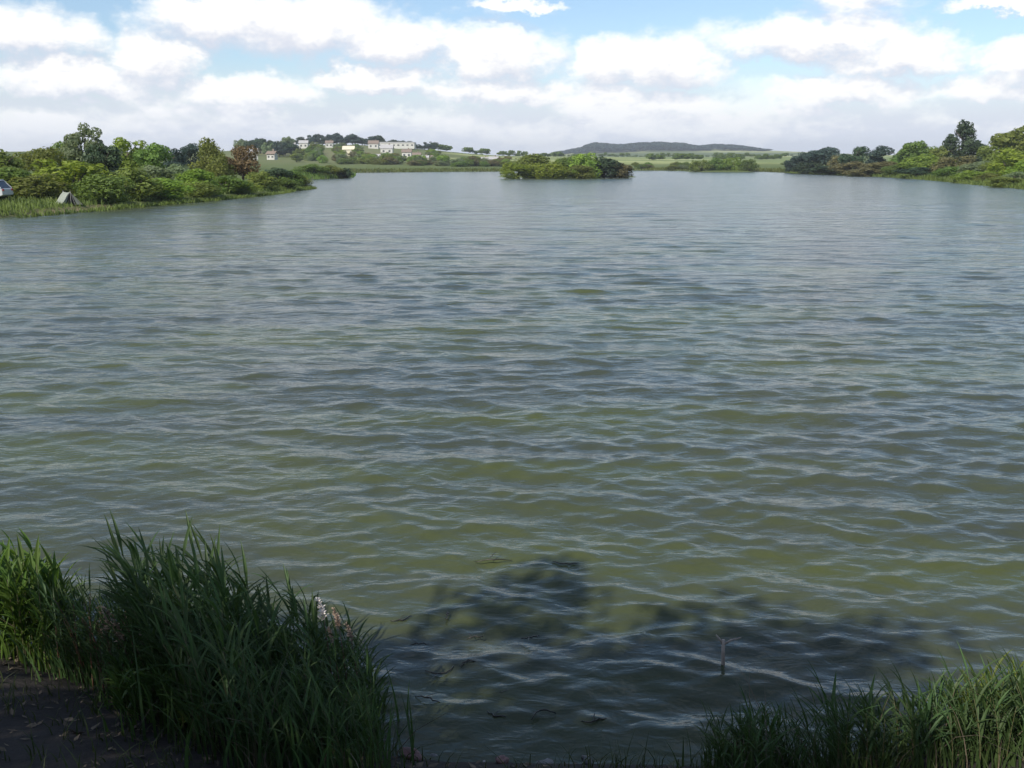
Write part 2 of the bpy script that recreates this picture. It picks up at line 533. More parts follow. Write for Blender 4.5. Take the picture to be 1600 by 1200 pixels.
# ------------------------------------------------------------------ trees
def crown_mesh(name, lobes, n, leaf, seed, droop=0.0):
    rs = np.random.RandomState(seed)
    L = np.array(lobes)                       # x y z rx rz
    w = L[:, 3] ** 2; w = w / w.sum()
    li = rs.choice(len(L), n, p=w)
    d = rs.normal(size=(n, 3)); d /= np.linalg.norm(d, axis=1)[:, None]
    rad = 0.62 + 0.42 * rs.rand(n) ** 0.6
    c = L[li]
    P = c[:, :3] + d * rad[:, None] * np.stack([c[:, 3], c[:, 3], c[:, 4]], 1)
    if droop:
        out = np.hypot(P[:, 0], P[:, 1])
        P[:, 2] -= droop * out * rs.rand(n)
    P[:, 2] = np.maximum(P[:, 2], 0.01)
    nn = d + rs.normal(size=(n, 3)) * 0.40; nn /= np.linalg.norm(nn, axis=1)[:, None]
    a = np.cross(nn, rs.normal(size=(n, 3))); a /= np.linalg.norm(a, axis=1)[:, None]
    b = np.cross(nn, a)
    s = leaf * (0.6 + 0.8 * rs.rand(n))[:, None]
    V = np.stack([P - a * s, P - b * s * 0.55 + nn * s * 0.12, P + a * s, P + b * s * 0.55 + nn * s * 0.12], 1).reshape(-1, 3)
    Fc = np.arange(4 * n).reshape(n, 4)
    return V, Fc

def lobes_round(rs, n, z0, z1, spread, r):
    o = []
    for i in range(n):
        a = rs.rand() * 6.283; q = rs.rand() ** 0.6
        z = z0 + (z1 - z0) * rs.rand()
        prof = math.sin(math.pi * min(1, max(0.12, (z - z0 + 0.18) / (z1 - z0 + 0.36)))) ** 0.7
        rr = r * (0.62 + 0.68 * rs.rand())
        o.append((math.cos(a) * spread * q * prof, math.sin(a) * spread * q * prof, z, rr, rr * 0.85))
    return o

PROTO = {}
def proto(kind, seed):
    key = (kind, seed)
    if key in PROTO: return PROTO[key]
    rs = np.random.RandomState(100 + seed * 7 + len(kind))
    if kind == 'round':
        lb = lobes_round(rs, 20, 0.30, 0.86, 0.34, 0.155); n, leaf, dr = 3000, 0.030, 0
    elif kind == 'airy':
        lb = lobes_round(rs, 44, 0.28, 0.90, 0.40, 0.115); n, leaf, dr = 9000, 0.0155, 0
    elif kind == 'tall':
        lb = lobes_round(rs, 20, 0.24, 0.90, 0.30, 0.140); lb.append((0.03, 0, 0.92, 0.10, 0.10)); n, leaf, dr = 3000, 0.028, 0
    elif kind == 'willow':
        lb = lobes_round(rs, 18, 0.30, 0.86, 0.32, 0.150); n, leaf, dr = 3200, 0.028, 0.55
    elif kind == 'spire':
        lb = []
        for i in range(16):
            z = 0.12 + 0.80 * i / 15; rr = 0.10 + 0.22 * (1 - i / 15); a = rs.rand() * 6.28
            lb.append((math.cos(a) * rr * 0.6, math.sin(a) * rr * 0.6, z, rr * 0.8, rr * 0.6))
        n, leaf, dr = 2600, 0.030, 0
    else:  # bush, spreading down to the ground
        lb = lobes_round(rs, 26, 0.06, 0.80, 0.38, 0.150); n, leaf, dr = 3200, 0.034, 0.1
        lb = [(a_, b__, c_, r_, r_ * 1.25) for a_, b__, c_, r_, _ in lb]
    V, Fc = crown_mesh(kind, lb, n, leaf, seed, dr)
    V[:, 2] /= np.percentile(V[:, 2], 99.7)
    V[:, :2] /= np.percentile(np.abs(V[:, :2]), 99.0) * 2
    mb = MB()
    if kind == 'bush':
        for i in range(6):
            a = rs.rand() * 6.28; q = 0.1 + 0.18 * rs.rand()
            mb.tube([(0.03 * math.cos(a), 0.03 * math.sin(a), -0.05), (q * 0.5 * math.cos(a), q * 0.5 * math.sin(a), 0.3), (q * math.cos(a), q * math.sin(a), 0.65)], [0.022, 0.015, 0.005], 5)
    else:
        b = (rs.rand(2) - 0.5) * 0.06
        mb.tube([(0, 0, -0.06), (b[0] * 0.5, b[1] * 0.5, 0.2), (b[0], b[1], 0.5), (b[1], b[0], 0.82)], [0.040, 0.030, 0.020, 0.006], 7)
        for i in range(5):
            a = i * 1.35 + rs.rand(); z = 0.22 + 0.1 * i
            q = 0.26 + 0.1 * rs.rand()
            mb.tube([(b[0] * z, b[1] * z, z), (q * 0.5 * math.cos(a), q * 0.5 * math.sin(a), z + 0.12), (q * math.cos(a), q * math.sin(a), z + 0.22)], [0.016, 0.011, 0.004], 5)
    PROTO[key] = (V, Fc, mb.mesh(kind + '_trunk', M_BARK, True), {})
    return PROTO[key]

def crown_for(kind, seed, col):
    V, Fc, tr, cache = proto(kind, seed)
    if col not in cache:
        cache[col] = mesh_np(kind + '_' + col + '_crown', V, Fc, LM[col])
    return cache[col], tr

def plant_tree(name, kind, seed, col, x, y, h, w, label, cat, group=None, rz=None):
    z = ground_z(x, y)
    z = max(z, 0.02)
    cr, tr = crown_for(kind, seed, col)
    o = empty(name, (x, y, z - 0.03), rz if rz is not None else random.random() * 6.28)
    o.scale = (w, w, h)
    tag(o, label, cat, group)
    link('stems' if kind == 'bush' else 'trunk', tr, o)
    link('foliage' if kind == 'bush' else 'crown', cr, o)
    return o

def tree_px(px, top, wpx, Y, kind, col, label, seed=None, group=None):
    p = at_depth(px, top, Y)
    z = max(ground_z(p.x, Y), 0)
    h = max(0.8, p.z - z)
    w = wpx / F * Y * 1.03
    sd = seed if seed is not None else random.randrange(5)
    bush = kind == 'bush'
    nm = 'bush' if bush else {'willow': 'willow_tree', 'spire': 'conifer_tree'}.get(kind, 'broadleaf_tree')
    return plant_tree(nm, kind, sd, col, p.x, Y, h, w, label, 'bush' if bush else 'tree', group)

LEFT = 'trees and bushes on the left bank'
RIGHT = 'trees and bushes on the right bank'
for row in [
    # px, top, width, depth, kind, colour, label
    (6, 233, 80, 92, 'round', 'olive', 'olive green tree cut off by the left edge of the photo'),
    (62, 230, 62, 104, 'round', 'olive', 'low olive tree left of the tall grey-green tree'),
    (98, 222, 50, 112, 'round', 'mid', 'green tree tucked against the left side of the tall grey-green tree'),
    (131, 194, 64, 108, 'tall', 'grey', 'tall grey-green tree, highest on the left bank'),
    (163, 226, 60, 98, 'round', 'dark', 'dark green tree at the right foot of the tall grey-green tree'),
    (198, 215, 66, 116, 'round', 'bright', 'broad bright green tree right of the tallest left bank tree'),
    (236, 224, 58, 112, 'round', 'mid', 'mid green tree with sloping crown beside the dark blue-green trees'),
    (270, 230, 40, 160, 'round', 'blue', 'dark blue-green tree in a gap on the left bank'),
    (296, 224, 34, 180, 'tall', 'blue', 'slim dark blue-green tree just left of the tall olive willow'),
    (322, 216, 56, 120, 'willow', 'olive', 'tall olive willow left of the rust-brown tree'),
    (344, 240, 42, 116, 'bush', 'olive', 'olive bush between the tall willow and the rust-brown tree'),
    (376, 227, 62, 126, 'round', 'rust', 'round rust-brown tree on the left bank'),
    (22, 262, 80, 80, 'bush', 'mid', 'green bush behind the white car'),
    (100, 250, 130, 86, 'bush', 'yellow', 'wide yellow-green bush mound behind the tent'),
    (60, 272, 100, 80, 'bush', 'olive', 'low olive bush between the white car and the tent'),
    (156, 272, 84, 80, 'bush', 'mid', 'green bush just right of the tent'),
    (205, 262, 90, 86, 'bush', 'olive', 'olive bush below the broad bright green tree'),
    (238, 258, 60, 102, 'bush', 'grey', 'grey-green bush below the mid green tree with sloping crown'),
    (275, 256, 50, 108, 'bush', 'grey', 'pale grey-green bush in front of the dark blue-green trees'),
    (310, 264, 64, 99, 'bush', 'bright', 'bright green bush below the tall olive willow'),
    (352, 274, 66, 106, 'bush', 'mid', 'green bush at the foot of the rust-brown tree'),
    (405, 268, 60, 119, 'bush', 'olive', 'olive bush right of the rust-brown tree'),
    (432, 262, 44, 136, 'bush', 'dark', 'dark bush below the two nearer white houses'),
    (456, 266, 46, 140, 'bush', 'mid', 'green bush near the tip of the left bank'),
    (474, 274, 26, 141, 'bush', 'olive', 'small olive bush at the very tip of the left bank'),
    (255, 278, 70, 90, 'bush', 'bright', 'low bright bush near the water below the grey-green bushes'),
    (312, 284, 60, 96, 'bush', 'olive', 'low olive bush near the water in front of the bright green bush'),
    (372, 282, 60, 108, 'bush', 'bright', 'low bright green bush near the water before the rust-brown tree'),
    (445, 278, 44, 128, 'bush', 'mid', 'low green bush near the water, just short of the left bank tip'),
    (486, 256, 50, 226, 'bush', 'mid', 'green bush on the second headland, nearest the left bank'),
    (515, 258, 46, 232, 'bush', 'olive', 'olive bush in the middle of the second headland'),
    (540, 263, 30, 233, 'bush', 'dark', 'dark bush at the tip of the second headland'),
]:
    tree_px(*row, group=LEFT)

for row in [
    (1240, 247, 30, 352, 'bush', 'blue', 'small dark bush starting the dark wood on the right bank'),
    (1258, 238, 34, 345, 'round', 'blue', 'small dark tree at the left end of the dark wood'),
    (1287, 230, 52, 335, 'round', 'blue', 'tallest dark tree of the left half of the dark wood'),
    (1312, 243, 36, 322, 'bush', 'brown', 'brownish bush in the dip between two dark tree groups'),
    (1338, 229, 46, 308, 'round', 'dark', 'dark round tree right of the dip in the dark wood'),
    (1370, 228, 42, 300, 'round', 'blue', 'dark tree at the right end of the dark wood'),
    (1335, 252, 60, 285, 'bush', 'brown', 'brown-green bush below the right half of the dark wood'),
    (1378, 252, 56, 268, 'bush', 'brown', 'brown-green bush between dark wood and bright trees'),
    (1262, 254, 50, 325, 'bush', 'dark', 'dark bush at the water below the left end of the dark wood'),
    (1410, 231, 46, 272, 'round', 'mid', 'small green tree where the right bank turns bright'),
    (1438, 221, 52, 266, 'round', 'mid', 'round green tree left of the tallest right bank tree'),
    (1446, 240, 66, 248, 'bush', 'bright', 'bright yellowish bush below the round green tree'),
    (1475, 226, 44, 262, 'round', 'olive', 'olive tree against the left side of the tallest tree'),
    (1507, 189, 50, 250, 'tall', 'dark', 'tallest dark tree on the right bank', 1),
    (1536, 222, 36, 256, 'round', 'dark', 'dark tree right of the tallest tree'),
    (1590, 198, 84, 226, 'round', 'olive', 'big olive tree cut off by the right edge of the photo'),
    (1556, 228, 46, 222, 'round', 'olive', 'olive tree in front of the big tree at the right edge'),
    (1500, 244, 70, 222, 'bush', 'brown', 'brownish bush below the tallest dark tree'),
    (1440, 261, 70, 226, 'bush', 'dark', 'dark low bush along the water below the bright bush'),
    (1490, 260, 56, 204, 'bush', 'mid', 'low green bush on the right shore below the brownish bush'),
    (1530, 252, 60, 196, 'bush', 'grey', 'pale grey-green bush right of the brownish bush'),
    (1585, 232, 70, 180, 'bush', 'yellow', 'large yellow-green bush at the right edge'),
    (1545, 270, 44, 168, 'bush', 'olive', 'low olive bush at the water below the pale bush'),
    (1300, 258, 60, 300, 'bush', 'dark', 'dark low bush at the water under the tallest dark trees'),
    (1352, 262, 56, 262, 'bush', 'brown', 'low brown bush at the water in front of the brown-green bushes'),
    (1405, 256, 50, 250, 'bush', 'mid', 'green bush at the water below the small green tree'),
    (1468, 248, 60, 232, 'bush', 'bright', 'bright green bush, left of the brownish bush below the tallest tree'),
    (1520, 266, 60, 178, 'bush', 'bright', 'low bright bush at the water below the tallest tree'),
    (1566, 250, 60, 190, 'bush', 'olive', 'olive bush between the pale bush and the yellow-green bush'),
    (1604, 250, 60, 165, 'bush', 'bright', 'bright green bush cut off by the right edge'),
    (1570, 276, 50, 147, 'bush', 'olive', 'lowest olive bush at the water near the right corner'),
    (1592, 268, 50, 152, 'bush', 'grey', 'greyish bush at the water in the right corner'),
]:
    tree_px(*row, group=RIGHT)

ISL = 'bushes on the central island'
for row in [
    (806, 254, 52, 228, 'bush', 'yellow', 'yellow-green bush at the left end of the island'),
    (838, 241, 62, 236, 'bush', 'olive', 'olive bush, left of the two tall island bushes'),
    (862, 253, 56, 227, 'bush', 'yellow', 'low yellow-green bush in front of the tall island bushes'),
    (880, 246, 50, 238, 'bush', 'mid', 'rounded green bush in the middle of the island'),
    (914, 240, 58, 236, 'bush', 'bright', 'fresh green bush, right of the two tall island bushes'),
    (912, 258, 46, 228, 'bush', 'olive', 'low olive bush at the water on the right half of the island'),
    (944, 245, 50, 238, 'bush', 'dark', 'dark green bush near the right end of the island'),
    (970, 254, 40, 238, 'bush', 'brown', 'low brownish bush at the right end of the island'),
]:
    tree_px(*row, group=ISL)
for row in [
    (1096, 250, 34, 392, 'bush', 'olive', 'olive bush at the left end of the small far islet'),
    (1120, 247, 34, 394, 'bush', 'mid', 'green bush, second from the left on the far islet'),
    (1146, 246, 36, 394, 'bush', 'bright', 'bright bush, third from the left on the far islet'),
    (1172, 249, 30, 392, 'bush', 'mid', 'green bush at the right end of the small far islet'),
]:
    tree_px(*row, group='bushes on the small far islet')

# village slope: individual trees among the houses, dark trees along the crest
rs = random.Random(15)
MARKS = [(462, 'the leftmost pale village house'), (484, 'the pale house under the dark hilltop trees'), (523, 'the small white house high on the slope'), (552, 'the bright cream house'),
         (603, 'the pair of tiny cream houses'), (640, 'the brown-roofed house'), (668, 'the rightmost cream houses'), (720, 'the gap right of the village'), (765, 'the two white houses left of the island')]
HUE = {'olive': 'olive', 'mid': 'green', 'grey': 'grey-green', 'brown': 'brownish', 'bright': 'bright green', 'blue': 'blue-green', 'dark': 'dark green'}
seen_labels = {}
def landmark_label(px, kind, col, size):
    mk = min(MARKS, key=lambda q: abs(q[0] - px))
    side = 'right of' if px > mk[0] else 'left of'
    sz = 'large' if size > 0.66 else 'small' if size < 0.33 else 'middling'
    return f"{sz} {HUE[col]} {'bush' if kind == 'bush' else 'tree'} {side} {mk[1]}"
for i in range(170):
    px = rs.uniform(440, 700) if i % 5 else rs.uniform(690, 790)
    Y = rs.uniform(452, 640) if px < 690 else rs.uniform(448, 500)
    if 576 < px < 660 and Y > 500: Y = rs.uniform(452, 490)
    if min(abs(px - q[0]) for q in MARKS) < 7: px += 12
    x = (px - 800) / F * Y
    z = ground_z(x, Y)
    kd, cl_, q = rs.choice(['round', 'bush', 'round']), rs.choice(['olive', 'mid', 'grey', 'brown', 'bright']), rs.random()
    plant_tree('village_tree', kd, rs.randrange(3), cl_, x, Y, 2.0 + 2.6 * q, 3.0 + 3.4 * q, landmark_label(px, kd, cl_, q), 'tree', 'trees among the village houses')
for i in range(40):
    px = 466 + 218 * (i + rs.uniform(-0.4, 0.4)) / 39
    Y = rs.uniform(705, 760)
    hh = 6.5 + 2.5 * math.exp(-((px - 545) / 60) ** 2) + rs.uniform(-2, 2.5)
    cl_ = rs.choice(['blue', 'dark', 'blue'])
    plant_tree('crest_tree', 'round', rs.randrange(3), cl_, (px - 800) / F * Y, Y, hh * rs.uniform(0.5, 0.95), rs.uniform(6, 10),
               HUE[cl_] + ' tree in the hilltop row, ' + ('above the leftmost village houses' if px < 505 else 'above the bright cream house' if px < 575 else 'behind the long white building' if px < 650 else 'right of the long white building'), 'tree', 'dark trees along the village hilltop')
for i in range(16):
    px = 385 + 85 * (i + rs.uniform(-0.4, 0.4)) / 15
    Y = rs.uniform(520, 600)
    cl_ = rs.choice(['blue', 'dark', 'grey'])
    plant_tree('hill_tree', 'round', rs.randrange(3), cl_, (px - 800) / F * Y, Y, rs.uniform(6, 9), rs.uniform(7, 10),
               f'{HUE[cl_]} hill tree {"left of" if px < 403 else "between" if px < 435 else "right of"} the nearer white houses', 'tree', 'dark trees on the hill left of the village')
for i in range(66):
    px = rs.uniform(690, 1240) if i < 30 else rs.uniform(545, 775)
    Y = rs.uniform(445, 475) if i < 30 else rs.uniform(438, 462)
    cl_ = rs.choice(['olive', 'mid', 'brown', 'grey'])
    where = 'below the pair of tiny cream houses' if px < 630 else 'below the rightmost cream houses' if px < 700 else 'left of the island' if px < 780 else 'behind the island' if px < 990 else 'between island and far islet' if px < 1080 else 'behind the far islet' if px < 1190 else 'between far islet and dark wood'
    plant_tree('far_shore_bush', 'bush', rs.randrange(3), cl_, (px - 800) / F * Y, Y, rs.uniform(1.6, 3.4), rs.uniform(4, 9),
               f'low {HUE[cl_]} bush on far shore {where}', 'bush', 'low bushes along the far shore')

# wooded far ridge, one dark mass of crowns
def far_wood(name, pts, seed):
    rs = np.random.RandomState(seed)
    V0, F0, _, _ = proto('round', 0)
    keep = rs.rand(len(F0)) < 0.09
    Q = V0[F0[keep]]                                 # (k,4,3)
    ctr = Q.mean(1, keepdims=True); Q = ctr + (Q - ctr) * 3.2
    out = []
    for (x, y, h, w) in pts:
        a = rs.rand() * 6.28; c, s = math.cos(a), math.sin(a)
        q = Q.copy()
        q[..., 0], q[..., 1] = (Q[..., 0] * c - Q[..., 1] * s) * w, (Q[..., 0] * s + Q[..., 1] * c) * w
        q[..., 2] *= h
        out.append(q + np.array([x, y, ground_z(x, y)]))
    V = np.concatenate(out).reshape(-1, 3)
    if name == 'far_wood':
        tag(link(name, mesh_np(name, V, np.arange(len(V)).reshape(-1, 4), LM['blue'])), 'dark wood covering the far ridge behind the lake', 'wood', kind='stuff')
    else:
        tag(link(name, mesh_np(name, V, np.arange(len(V)).reshape(-1, 4), LM['mid'])), 'broken hedges between the pale far fields', 'hedges', kind='stuff')
rs2 = random.Random(9)
pts = []
for i in range(620):
    px = rs2.uniform(868, 1190)
    Y = rs2.uniform(2380, 2680)
    edge = min(1, (px - 860) / 60, (1200 - px) / 60)
    pts.append(((px - 800) / F * Y, Y, (rs2.uniform(8, 12) + 9 * math.exp(-((px - 930) / 22) ** 2) + 5 * math.exp(-((px - 1010) / 45) ** 2) - 5 * math.exp(-((px - 1085) / 14) ** 2)) * max(0.35, edge), rs2.uniform(18, 30)))
far_wood('far_wood', pts, 3)
pts = []
for (pa, ya, pb, yb, n) in [(690, 760, 900, 900, 60), (860, 1150, 1220, 980, 70), (980, 1500, 1240, 1700, 60), (700, 1250, 1010, 1450, 60), (1010, 700, 1230, 760, 50)]:
    for i in range(n):
        q = (i + rs2.uniform(-0.5, 0.5)) / n
        if math.sin(q * 23 + pa) > 0.55: continue
        Y = ya + (yb - ya) * q; px = pa + (pb - pa) * q
        pts.append(((px - 800) / F * Y, Y, rs2.uniform(2.2, 5.0), rs2.uniform(4, 7)))
far_wood('field_hedges', pts, 4)

# ------------------------------------------------------------------ village houses
M_WALL = plain_mat('white_render', (0.55, 0.53, 0.49), (0.46, 0.45, 0.41), 0.85, 1.5)
M_WALL2 = plain_mat('cream_render', (0.64, 0.59, 0.44), (0.55, 0.50, 0.37), 0.85, 1.5)
M_ROOF_G = plain_mat('grey_roof', (0.42, 0.41, 0.40), (0.32, 0.31, 0.31), 0.8, 2.5)
M_ROOF_R = plain_mat('brown_roof', (0.23, 0.175, 0.14), (0.17, 0.13, 0.105), 0.8, 2.5)
M_GLASS = plain_mat('window_glass', (0.035, 0.045, 0.055), (0.02, 0.025, 0.03), 0.15, 2)

def house(px, basepy_or_none, wpx, Y, label, wall=M_WALL, roof=M_ROOF_G, hpx=None, depth=None, rz=0.0, lift=0.0):
    w = wpx / F * Y
    x = (px - 800) / F * Y
    h = (hpx / F * Y) if hpx else min(3.2, 0.62 * w)
    dp = depth or w * 0.75
    z = min(ground_z(x - w / 2, Y), ground_z(x + w / 2, Y), ground_z(x, Y - dp / 2)) - 0.1
    o = empty('house', (x, Y, z + lift), rz)
    tag(o, label, 'house', 'pale houses of the village')
    m = MB(); m.box((0, 0, h / 2), (w, dp, h)); m.build('wall', wall, o)
    # gable ends over the short sides
    rh = 0.42 * dp
    m = MB()
    ov = 0.35
    hw, hd = w / 2 + ov, dp / 2 + ov
    e = 0.16
    vs = [(-hw, -hd, h), (hw, -hd, h), (hw, 0, h + rh), (-hw, 0, h + rh), (hw, hd, h), (-hw, hd, h)]
    vs2 = [(a_, b__, c_ + e) for a_, b__, c_ in vs]
    m.add(vs + vs2, [(0, 1, 2, 3), (3, 2, 4, 5), (9, 8, 7, 6), (11, 10, 8, 9), (0, 6, 7, 1), (5, 4, 10, 11), (0, 3, 9, 6), (3, 5, 11, 9), (1, 7, 8, 2), (2, 8, 10, 4)])
    r = m.build('roof', roof, o)
    m = MB(); m.box((w * 0.2, 0.1, h + rh + 0.25), (0.55, 0.55, 1.1)); m.build('chimney', M_ROOF_R, r)
    g_ = MB()
    for sx in (-1, 1):
        xx = sx * (w / 2 - 0.06)
        g_.add([(xx - 0.05, -dp / 2 + 0.02, h), (xx - 0.05, dp / 2 - 0.02, h), (xx - 0.05, 0, h + rh - 0.12), (xx + 0.05, -dp / 2 + 0.02, h), (xx + 0.05, dp / 2 - 0.02, h), (xx + 0.05, 0, h + rh - 0.12)],
               [(0, 1, 2), (5, 4, 3), (0, 3, 4, 1), (1, 4, 5, 2), (2, 5, 3, 0)])
    g_.build('gable', wall, o)
    nw = max(2, int(w / 2.6))
    for i in range(nw):
        wx_ = -w / 2 + w * (i + 0.5) / nw
        if nw >= 3 and i == nw // 2:
            m = MB(); m.box((wx_, -dp / 2 - 0.02, h * 0.36), (0.95, 0.08, h * 0.70)); m.build('door', M_ROOF_R, o)
            continue
        m = MB()
        ww, wh = min(1.1, w / nw * 0.5), h * 0.38
        for (cx, cz, sx, sz) in ((0, wh / 2, ww + 0.16, 0.08), (0, -wh / 2, ww + 0.16, 0.08), (-ww / 2, 0, 0.08, wh), (ww / 2, 0, 0.08, wh), (0, 0, 0.05, wh)):
            m.box((wx_ + cx, -dp / 2 - 0.03, h * 0.55 + cz), (sx, 0.10, sz))
        fr = m.build('window', M_WALL, o)
        m = MB(); m.box((wx_, -dp / 2 - 0.012, h * 0.55), (ww - 0.04, 0.03, wh - 0.04)); m.build('pane', M_GLASS, fr)
    return o

house(403, None, 18, 330, 'nearer white house with grey roof, right of the rust-brown tree', lift=3.0, rz=0.4)
house(435, None, 13, 340, 'small nearer white house with brown roof above the left bank', roof=M_ROOF_R, lift=3.2, rz=-0.3)
house(462, None, 18, 600, 'pale house at the left end of the village', roof=M_ROOF_G)
house(484, None, 13, 640, 'pale house below the left end of the dark hilltop trees', roof=M_ROOF_G)
house(523, None, 11, 650, 'small white house high on the slope below the dark trees', roof=M_ROOF_R)
house(552, None, 17, 560, 'bright cream house standing clear on the green slope', wall=M_WALL2, roof=M_WALL2, hpx=9)
house(590, None, 15, 660, 'white house with brown roof at the left end of the long white building', roof=M_ROOF_R)
house(610, None, 18, 600, 'grey-roofed house below the long white building', roof=M_ROOF_G)
house(598, None, 9, 520, 'tiny cream house, left one of a pair near the water', wall=M_WALL2)
house(609, None, 8, 495, 'tiny cream house, right one of a pair near the water', wall=M_WALL2)
house(640, None, 14, 560, 'house with brown roof below the right end of the long building', roof=M_ROOF_R)
house(655, None, 12, 530, 'cream house among the trees on the lower right slope', wall=M_WALL2, roof=M_ROOF_R)
house(668, None, 10, 510, 'small cream house near the right end of the village', wall=M_WALL2)
house(683, None, 12, 500, 'last house of the village slope on the right', wall=M_WALL2, roof=M_ROOF_R)
house(758, None, 11, 500, 'white house left of the island, left one of two')
house(772, None, 13, 490, 'white house left of the island, right one of two')

# the long white building below the crest
def long_building():
    Y = 690
    w = 62 / F * Y; x = (622 - 800) / F * Y
    z = ground_z(x, Y - 6) - 0.2
    o = empty('long_building', (x, Y, z), -0.03)
    tag(o, 'long white flat building below the dark trees of the hilltop', 'building')
    h, dp = 3.9, 9
    m = MB(); m.box((0, 0, h / 2), (w, dp, h)); m.build('wall', M_WALL, o)
    m = MB(); m.box((0, 0, h + 0.15), (w + 0.6, dp + 0.6, 0.3)); m.box((0, 0, h + 0.45), (w * 0.96, dp * 0.9, 0.3)); m.build('roof', M_ROOF_G, o)
    for i in range(9):
        xx = -w / 2 + w * (i + 0.5) / 9
        m = MB()
        for (cx, cz, sx, sz) in ((0, 0.5, 1.5, 0.1), (0, -0.5, 1.5, 0.1), (-0.7, 0, 0.1, 1.0), (0.7, 0, 0.1, 1.0), (0, 0, 0.06, 1.0)):
            m.box((xx + cx, -dp / 2 - 0.03, h * 0.62 + cz), (sx, 0.1, sz))
        fr = m.build('window', M_WALL, o)
        m = MB(); m.box((xx, -dp / 2 - 0.012, h * 0.62), (1.3, 0.03, 0.9)); m.build('pane', M_GLASS, fr)
long_building()

# ------------------------------------------------------------------ tent and car on the left bank
M_CANVAS = plain_mat('pale_canvas', (0.27, 0.29, 0.24), (0.20, 0.22, 0.18), 0.9, 4, 0.2)
M_TENT_SHADE = plain_mat('dark_inside', (0.03, 0.028, 0.026), (0.02, 0.018, 0.016), 0.9, 4)
M_POLE = plain_mat('tent_pole', (0.35, 0.33, 0.30), None, 0.5, 4)
def tent():
    p = at_depth(104, 300, 75.5)
    z = ground_z(p.x, 75.5)
    o = empty('tent', (p.x, 75.5, z), R(-48))
    tag(o, 'small pale ridge tent pitched on the left bank above the trodden gap', 'tent')
    L, W, Hh = 1.5, 0.75, 0.95
    n = 8
    m = MB()
    prof = [(-W, 0.0), (-W * 0.62, 0.36), (-W * 0.28, 0.74), (0, Hh), (W * 0.28, 0.74), (W * 0.62, 0.36), (W, 0.0)]
    vs, fs = [], []
    for i in range(n + 1):
        xx = -L / 2 + L * i / n
        sag = 0.05 * math.sin(math.pi * i / n)
        for (a_, b__) in prof:
            vs.append((xx, a_, b__ - sag * (b__ / Hh)))
    for i in range(n):
        for j in range(len(prof) - 1):
            q = i * len(prof) + j
            fs.append((q, q + 1, q + 1 + len(prof), q + len(prof)))
    m.add(vs, fs)
    m.add([(-L / 2, a_, b__) for a_, b__ in prof], [tuple(range(len(prof)))])
    m.build('canopy', M_CANVAS, o)
    m = MB(); m.add([(L / 2 - 0.06, a_ * 0.93, b__ * 0.95) for a_, b__ in prof], [tuple(range(len(prof)))]); m.add([(L / 2 - 0.09, a_ * 0.93, b__ * 0.95) for a_, b__ in prof], [tuple(range(len(prof)))]); m.build('doorway_shade', M_TENT_SHADE, o)  # dark sheets across the opening, shade of the tent's inside put into their colour
    for s in (-1, 1):
        m = MB(); m.add([(L / 2 + 0.01, s * W, 0), (L / 2 + 0.01, s * W * 0.55, 0.02), (L / 2 + 0.01, s * 0.05, Hh - 0.05), (L / 2 + 0.25, s * W * 1.05, 0.02)], [(0, 1, 2), (0, 2, 3)]); m.build('door_flap', M_CANVAS, o)
    for xx in (L / 2 + 0.03, -L / 2 - 0.03):
        m = MB(); m.tube([(xx, 0, 0), (xx, 0, Hh + 0.08)], [0.02, 0.02], 6); m.build('pole', M_POLE, o)
    for sx in (-1, 1):
        m = MB(); m.tube([(sx * (L / 2 + 0.03), 0, Hh + 0.06), (sx * (L / 2 + 0.9), 0, 0.0)], [0.008, 0.008], 4); m.build('guy_rope', M_POLE, o)
tent()

